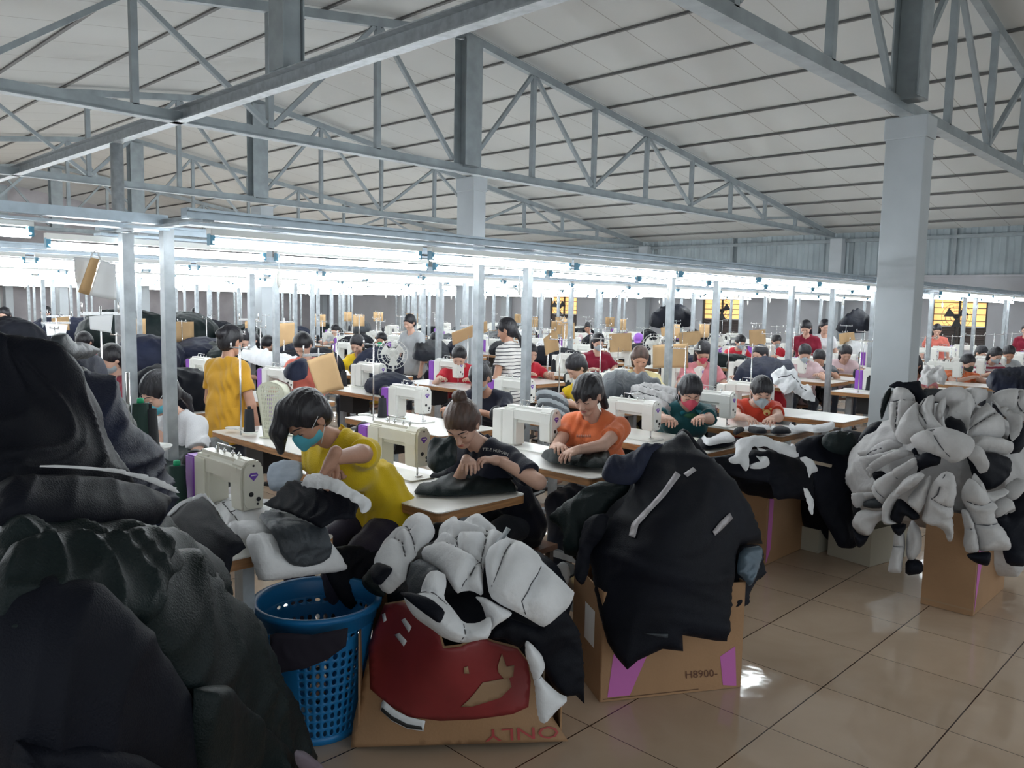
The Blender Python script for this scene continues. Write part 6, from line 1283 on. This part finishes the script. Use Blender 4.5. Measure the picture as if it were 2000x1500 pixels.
garment('garment_heap', 'white wadding tumbling right of the woman in red', [(1510, 748), (1506, 730), (1526, 719), (1536, 728), (1550, 722), (1558, 742), (1562, 752), (1578, 756), (1592, 784), (1566, 778), (1548, 764), (1532, 771), (1522, 757)], dsurf([(1505, 735, 7.0), (1588, 780, 7.0), (1540, 770, 6.8)]), pad_m, rnd=0, rag=1.5, fold=.03, ff=12, th=.05, w=7, seams=[[(1515, 745), (1540, 740), (1570, 770)]], sw=6, lump=.01, step=3.5, cat='wadding')
garment('garment_heap', 'white wadding on the table behind the mustard shirt', [(468, 690), (482, 678), (520, 688), (575, 700), (600, 706), (585, 722), (548, 724), (500, 712), (470, 700)], dsurf([(468, 690, 8.4), (600, 706, 8.6), (530, 722, 8.2)]), pad_m, th=.05, w=7, fold=.035, ff=12, rag=1.5, lump=.01, step=4, cat='wadding')
garment('garment_heap', 'dark navy cloth below the white wadding, right of the mustard shirt', [(552, 722), (590, 706), (602, 712), (600, 738), (575, 745), (556, 738)], dsurf([(552, 722, 6.4), (600, 712, 6.6), (575, 742, 6.3)]), nav_f, th=.1, w=10, fold=.02, step=4, cat='garment pile')
garment('garment_heap', 'black jackets stacked before the worker in the middle distance', [(804, 700), (808, 678), (830, 668), (868, 672), (880, 690), (878, 712), (850, 706), (822, 706)], dsurf([(804, 695, 10.6), (880, 700, 10.8), (840, 708, 10.3)]), blk_f, th=.09, w=9, fold=.05, ff=7, step=3.5, cat='garment pile')
garment('garment_heap', 'large black garment heap against the far wall between the two left windows', [(1266, 636), (1275, 618), (1300, 604), (1325, 600), (1350, 610), (1358, 632), (1340, 640), (1290, 642)], dsurf([(1266, 636, 19.0), (1358, 632, 18.5), (1310, 602, 19.5)]), blk_f, th=.25, w=6, fold=.15, ff=3, step=4, cat='garment pile')
garment('garment_heap', 'black garment heap against the far wall left of the big column', [(1630, 642), (1650, 624), (1680, 618), (1700, 620), (1700, 650), (1640, 650)], dsurf([(1630, 640, 18), (1700, 645, 17.5), (1670, 618, 18.5)]), blk_f, th=.25, w=6, fold=.15, ff=3, step=4, cat='garment pile')
garment('garment_heap', 'dark navy jackets on the tables at the right edge behind the padded heap', [(1925, 740), (1940, 728), (1990, 722), (2020, 725), (2020, 765), (1950, 768), (1928, 756)], dsurf([(1925, 745, 7.5), (2010, 730, 7.8), (1970, 765, 7.2)]), nav_f, th=.08, w=12, fold=.04, step=4, cat='garment pile')
garment('garment_heap', 'white wadding beside the orange T-shirt at the far right', [(1794, 746), (1800, 725), (1811, 716), (1822, 723), (1838, 716), (1850, 735), (1843, 753), (1826, 746), (1812, 755)], dsurf([(1795, 735, 8.6), (1848, 735, 8.6), (1820, 752, 8.2)]), padg_m, rnd=0, rag=1.5, th=.03, w=5, fold=.04, ff=14, step=3.5, cat='wadding')
# dark garment piles on the far tables
grp_cnt = 0
for r, k, cx, cy in tabs:
    if r < 2: continue
    u_ = RNG.random(); lft = cy > 1.6*cx
    if u_ < (.62 if lft else .40):
        mm = RNG.choice([blk_f, nav_f, grn_f, blk_f, gry_f, pad_m] if not lft else [blk_f, grn_f, nav_f, grn_f]); kind = {'black nylon': 'black', 'dark navy cloth': 'navy', 'black green nylon': 'dark green', 'dark grey lining': 'grey', 'white polyester wadding': 'white'}[mm.name]
        key = (mm.name, RNG.randint(0, 2))
        if key not in KIDS:
            w_ = .26; hh_ = RNG.uniform(.2, .32); s0 = [((RNG.uniform(-.08, .08), RNG.uniform(-.25, .25), hh_*.3), (w_*RNG.uniform(.7, 1), w_*RNG.uniform(.9, 1.3), hh_*RNG.uniform(.6, .9))) for _ in range(3)]
            o = heap('garment_heap', 'x', s0, mm, h=.026, amp=.016, fq=12, floor=0.0, k=.06, cat='garment pile'); KIDS[key] = o
        o = KIDS[key]
        c = o.copy(); COL.objects.link(c); c.location = (cx-.02+RNG.uniform(-.05, .05), cy-.28, TZ+.004); c.rotation_euler = (0, 0, RNG.uniform(0, 6)); c.scale = (.9, .9, RNG.uniform(.7, 1.25))
        tag(c, '%s garment pile on a table of the %s row' % (kind, order(r)), 'garment pile', '%s garment piles of the %s row' % (kind, order(r)))
    if r > 2 and RNG.random() < .22:
        if (r, k) not in STANDS: dup(st0, (cx-.2, cy+.28, TZ+.001), 0, 'steel thread stand on a table of the %s row' % order(r), 'thread stands of the %s row' % order(r))
        q = (cx-.2, cy+.28); s0 = RNG.uniform(-.2, .5)
        a = Vector((q[0]-.16*math.cos(s0), q[1]+.16*math.sin(s0), TZ+.56)); b = Vector((q[0]+.16*math.cos(s0), q[1]-.16*math.sin(s0), TZ+.56)); dn = Vector((0, 0, -.26))
        sheet('kraft_card', 'kraft card hung on a thread stand in the %s row' % order(r), 'card', [a, b, b+dn, a+dn], kraft, curl=.03, group='kraft cards of the %s row' % order(r), nu=5, nv=3)
protos += fans
for k_ in list(KIDS):
    if isinstance(k_, tuple): bpy.data.objects.remove(KIDS[k_])
# dark heaps stacked along the far left
for i, (x, y, Y, w, h) in enumerate(((20, 640, 12, .9, .5), (250, 650, 13, 1.0, .7), (290, 690, 9.6, .6, .4), (360, 640, 14, .9, .6), (150, 640, 15, .9, .5), (400, 655, 10, .6, .35))):
    pile('garment_heap', ['black heap behind the left pile at the left edge', 'dark green heap between the two lamp posts', 'navy jackets stacked behind the white shirt', 'dark heap left of the mustard shirt', 'dark heap behind the white clipped sheet', 'navy bundle just left of the mustard shirt'][i], x, y, Y, w, h, [blk_f, grn_f, nav_f, grn_f, nav_f, nav_f][i])
# pull cords with white switches hanging from the rails
for j in range(4):
    for x in [2.3+1.9*i+(.3*j) for i in range(8)]:
        yy = FY[j]+.1; mb = MB(); mb.tube([(x, yy, 1.94), (x, yy, 1.79)], .0025, 5); t = thing('pull_switch', 'white pull switch hanging on a cord in the %s lamp row' % order(j), 'switch', (x, yy, 0), 0, 'pull switches of the %s lamp row' % order(j))
        part('cord', mb, paper, t); mb = MB(); mb.lathe([(.006, 1.70), (.014, 1.73), (.014, 1.77), (.006, 1.79)], 8, (0, 0, 0)); 
        o = part('switch_body', mb, wht, t)
        for c in t.children:
            if c.name.startswith('cord'): c.location = (-x, -yy, 0)
for p_ in protos:
    for ch in list(p_.children):
        for g in list(ch.children): bpy.data.objects.remove(g)
        bpy.data.objects.remove(ch)
    bpy.data.objects.remove(p_)
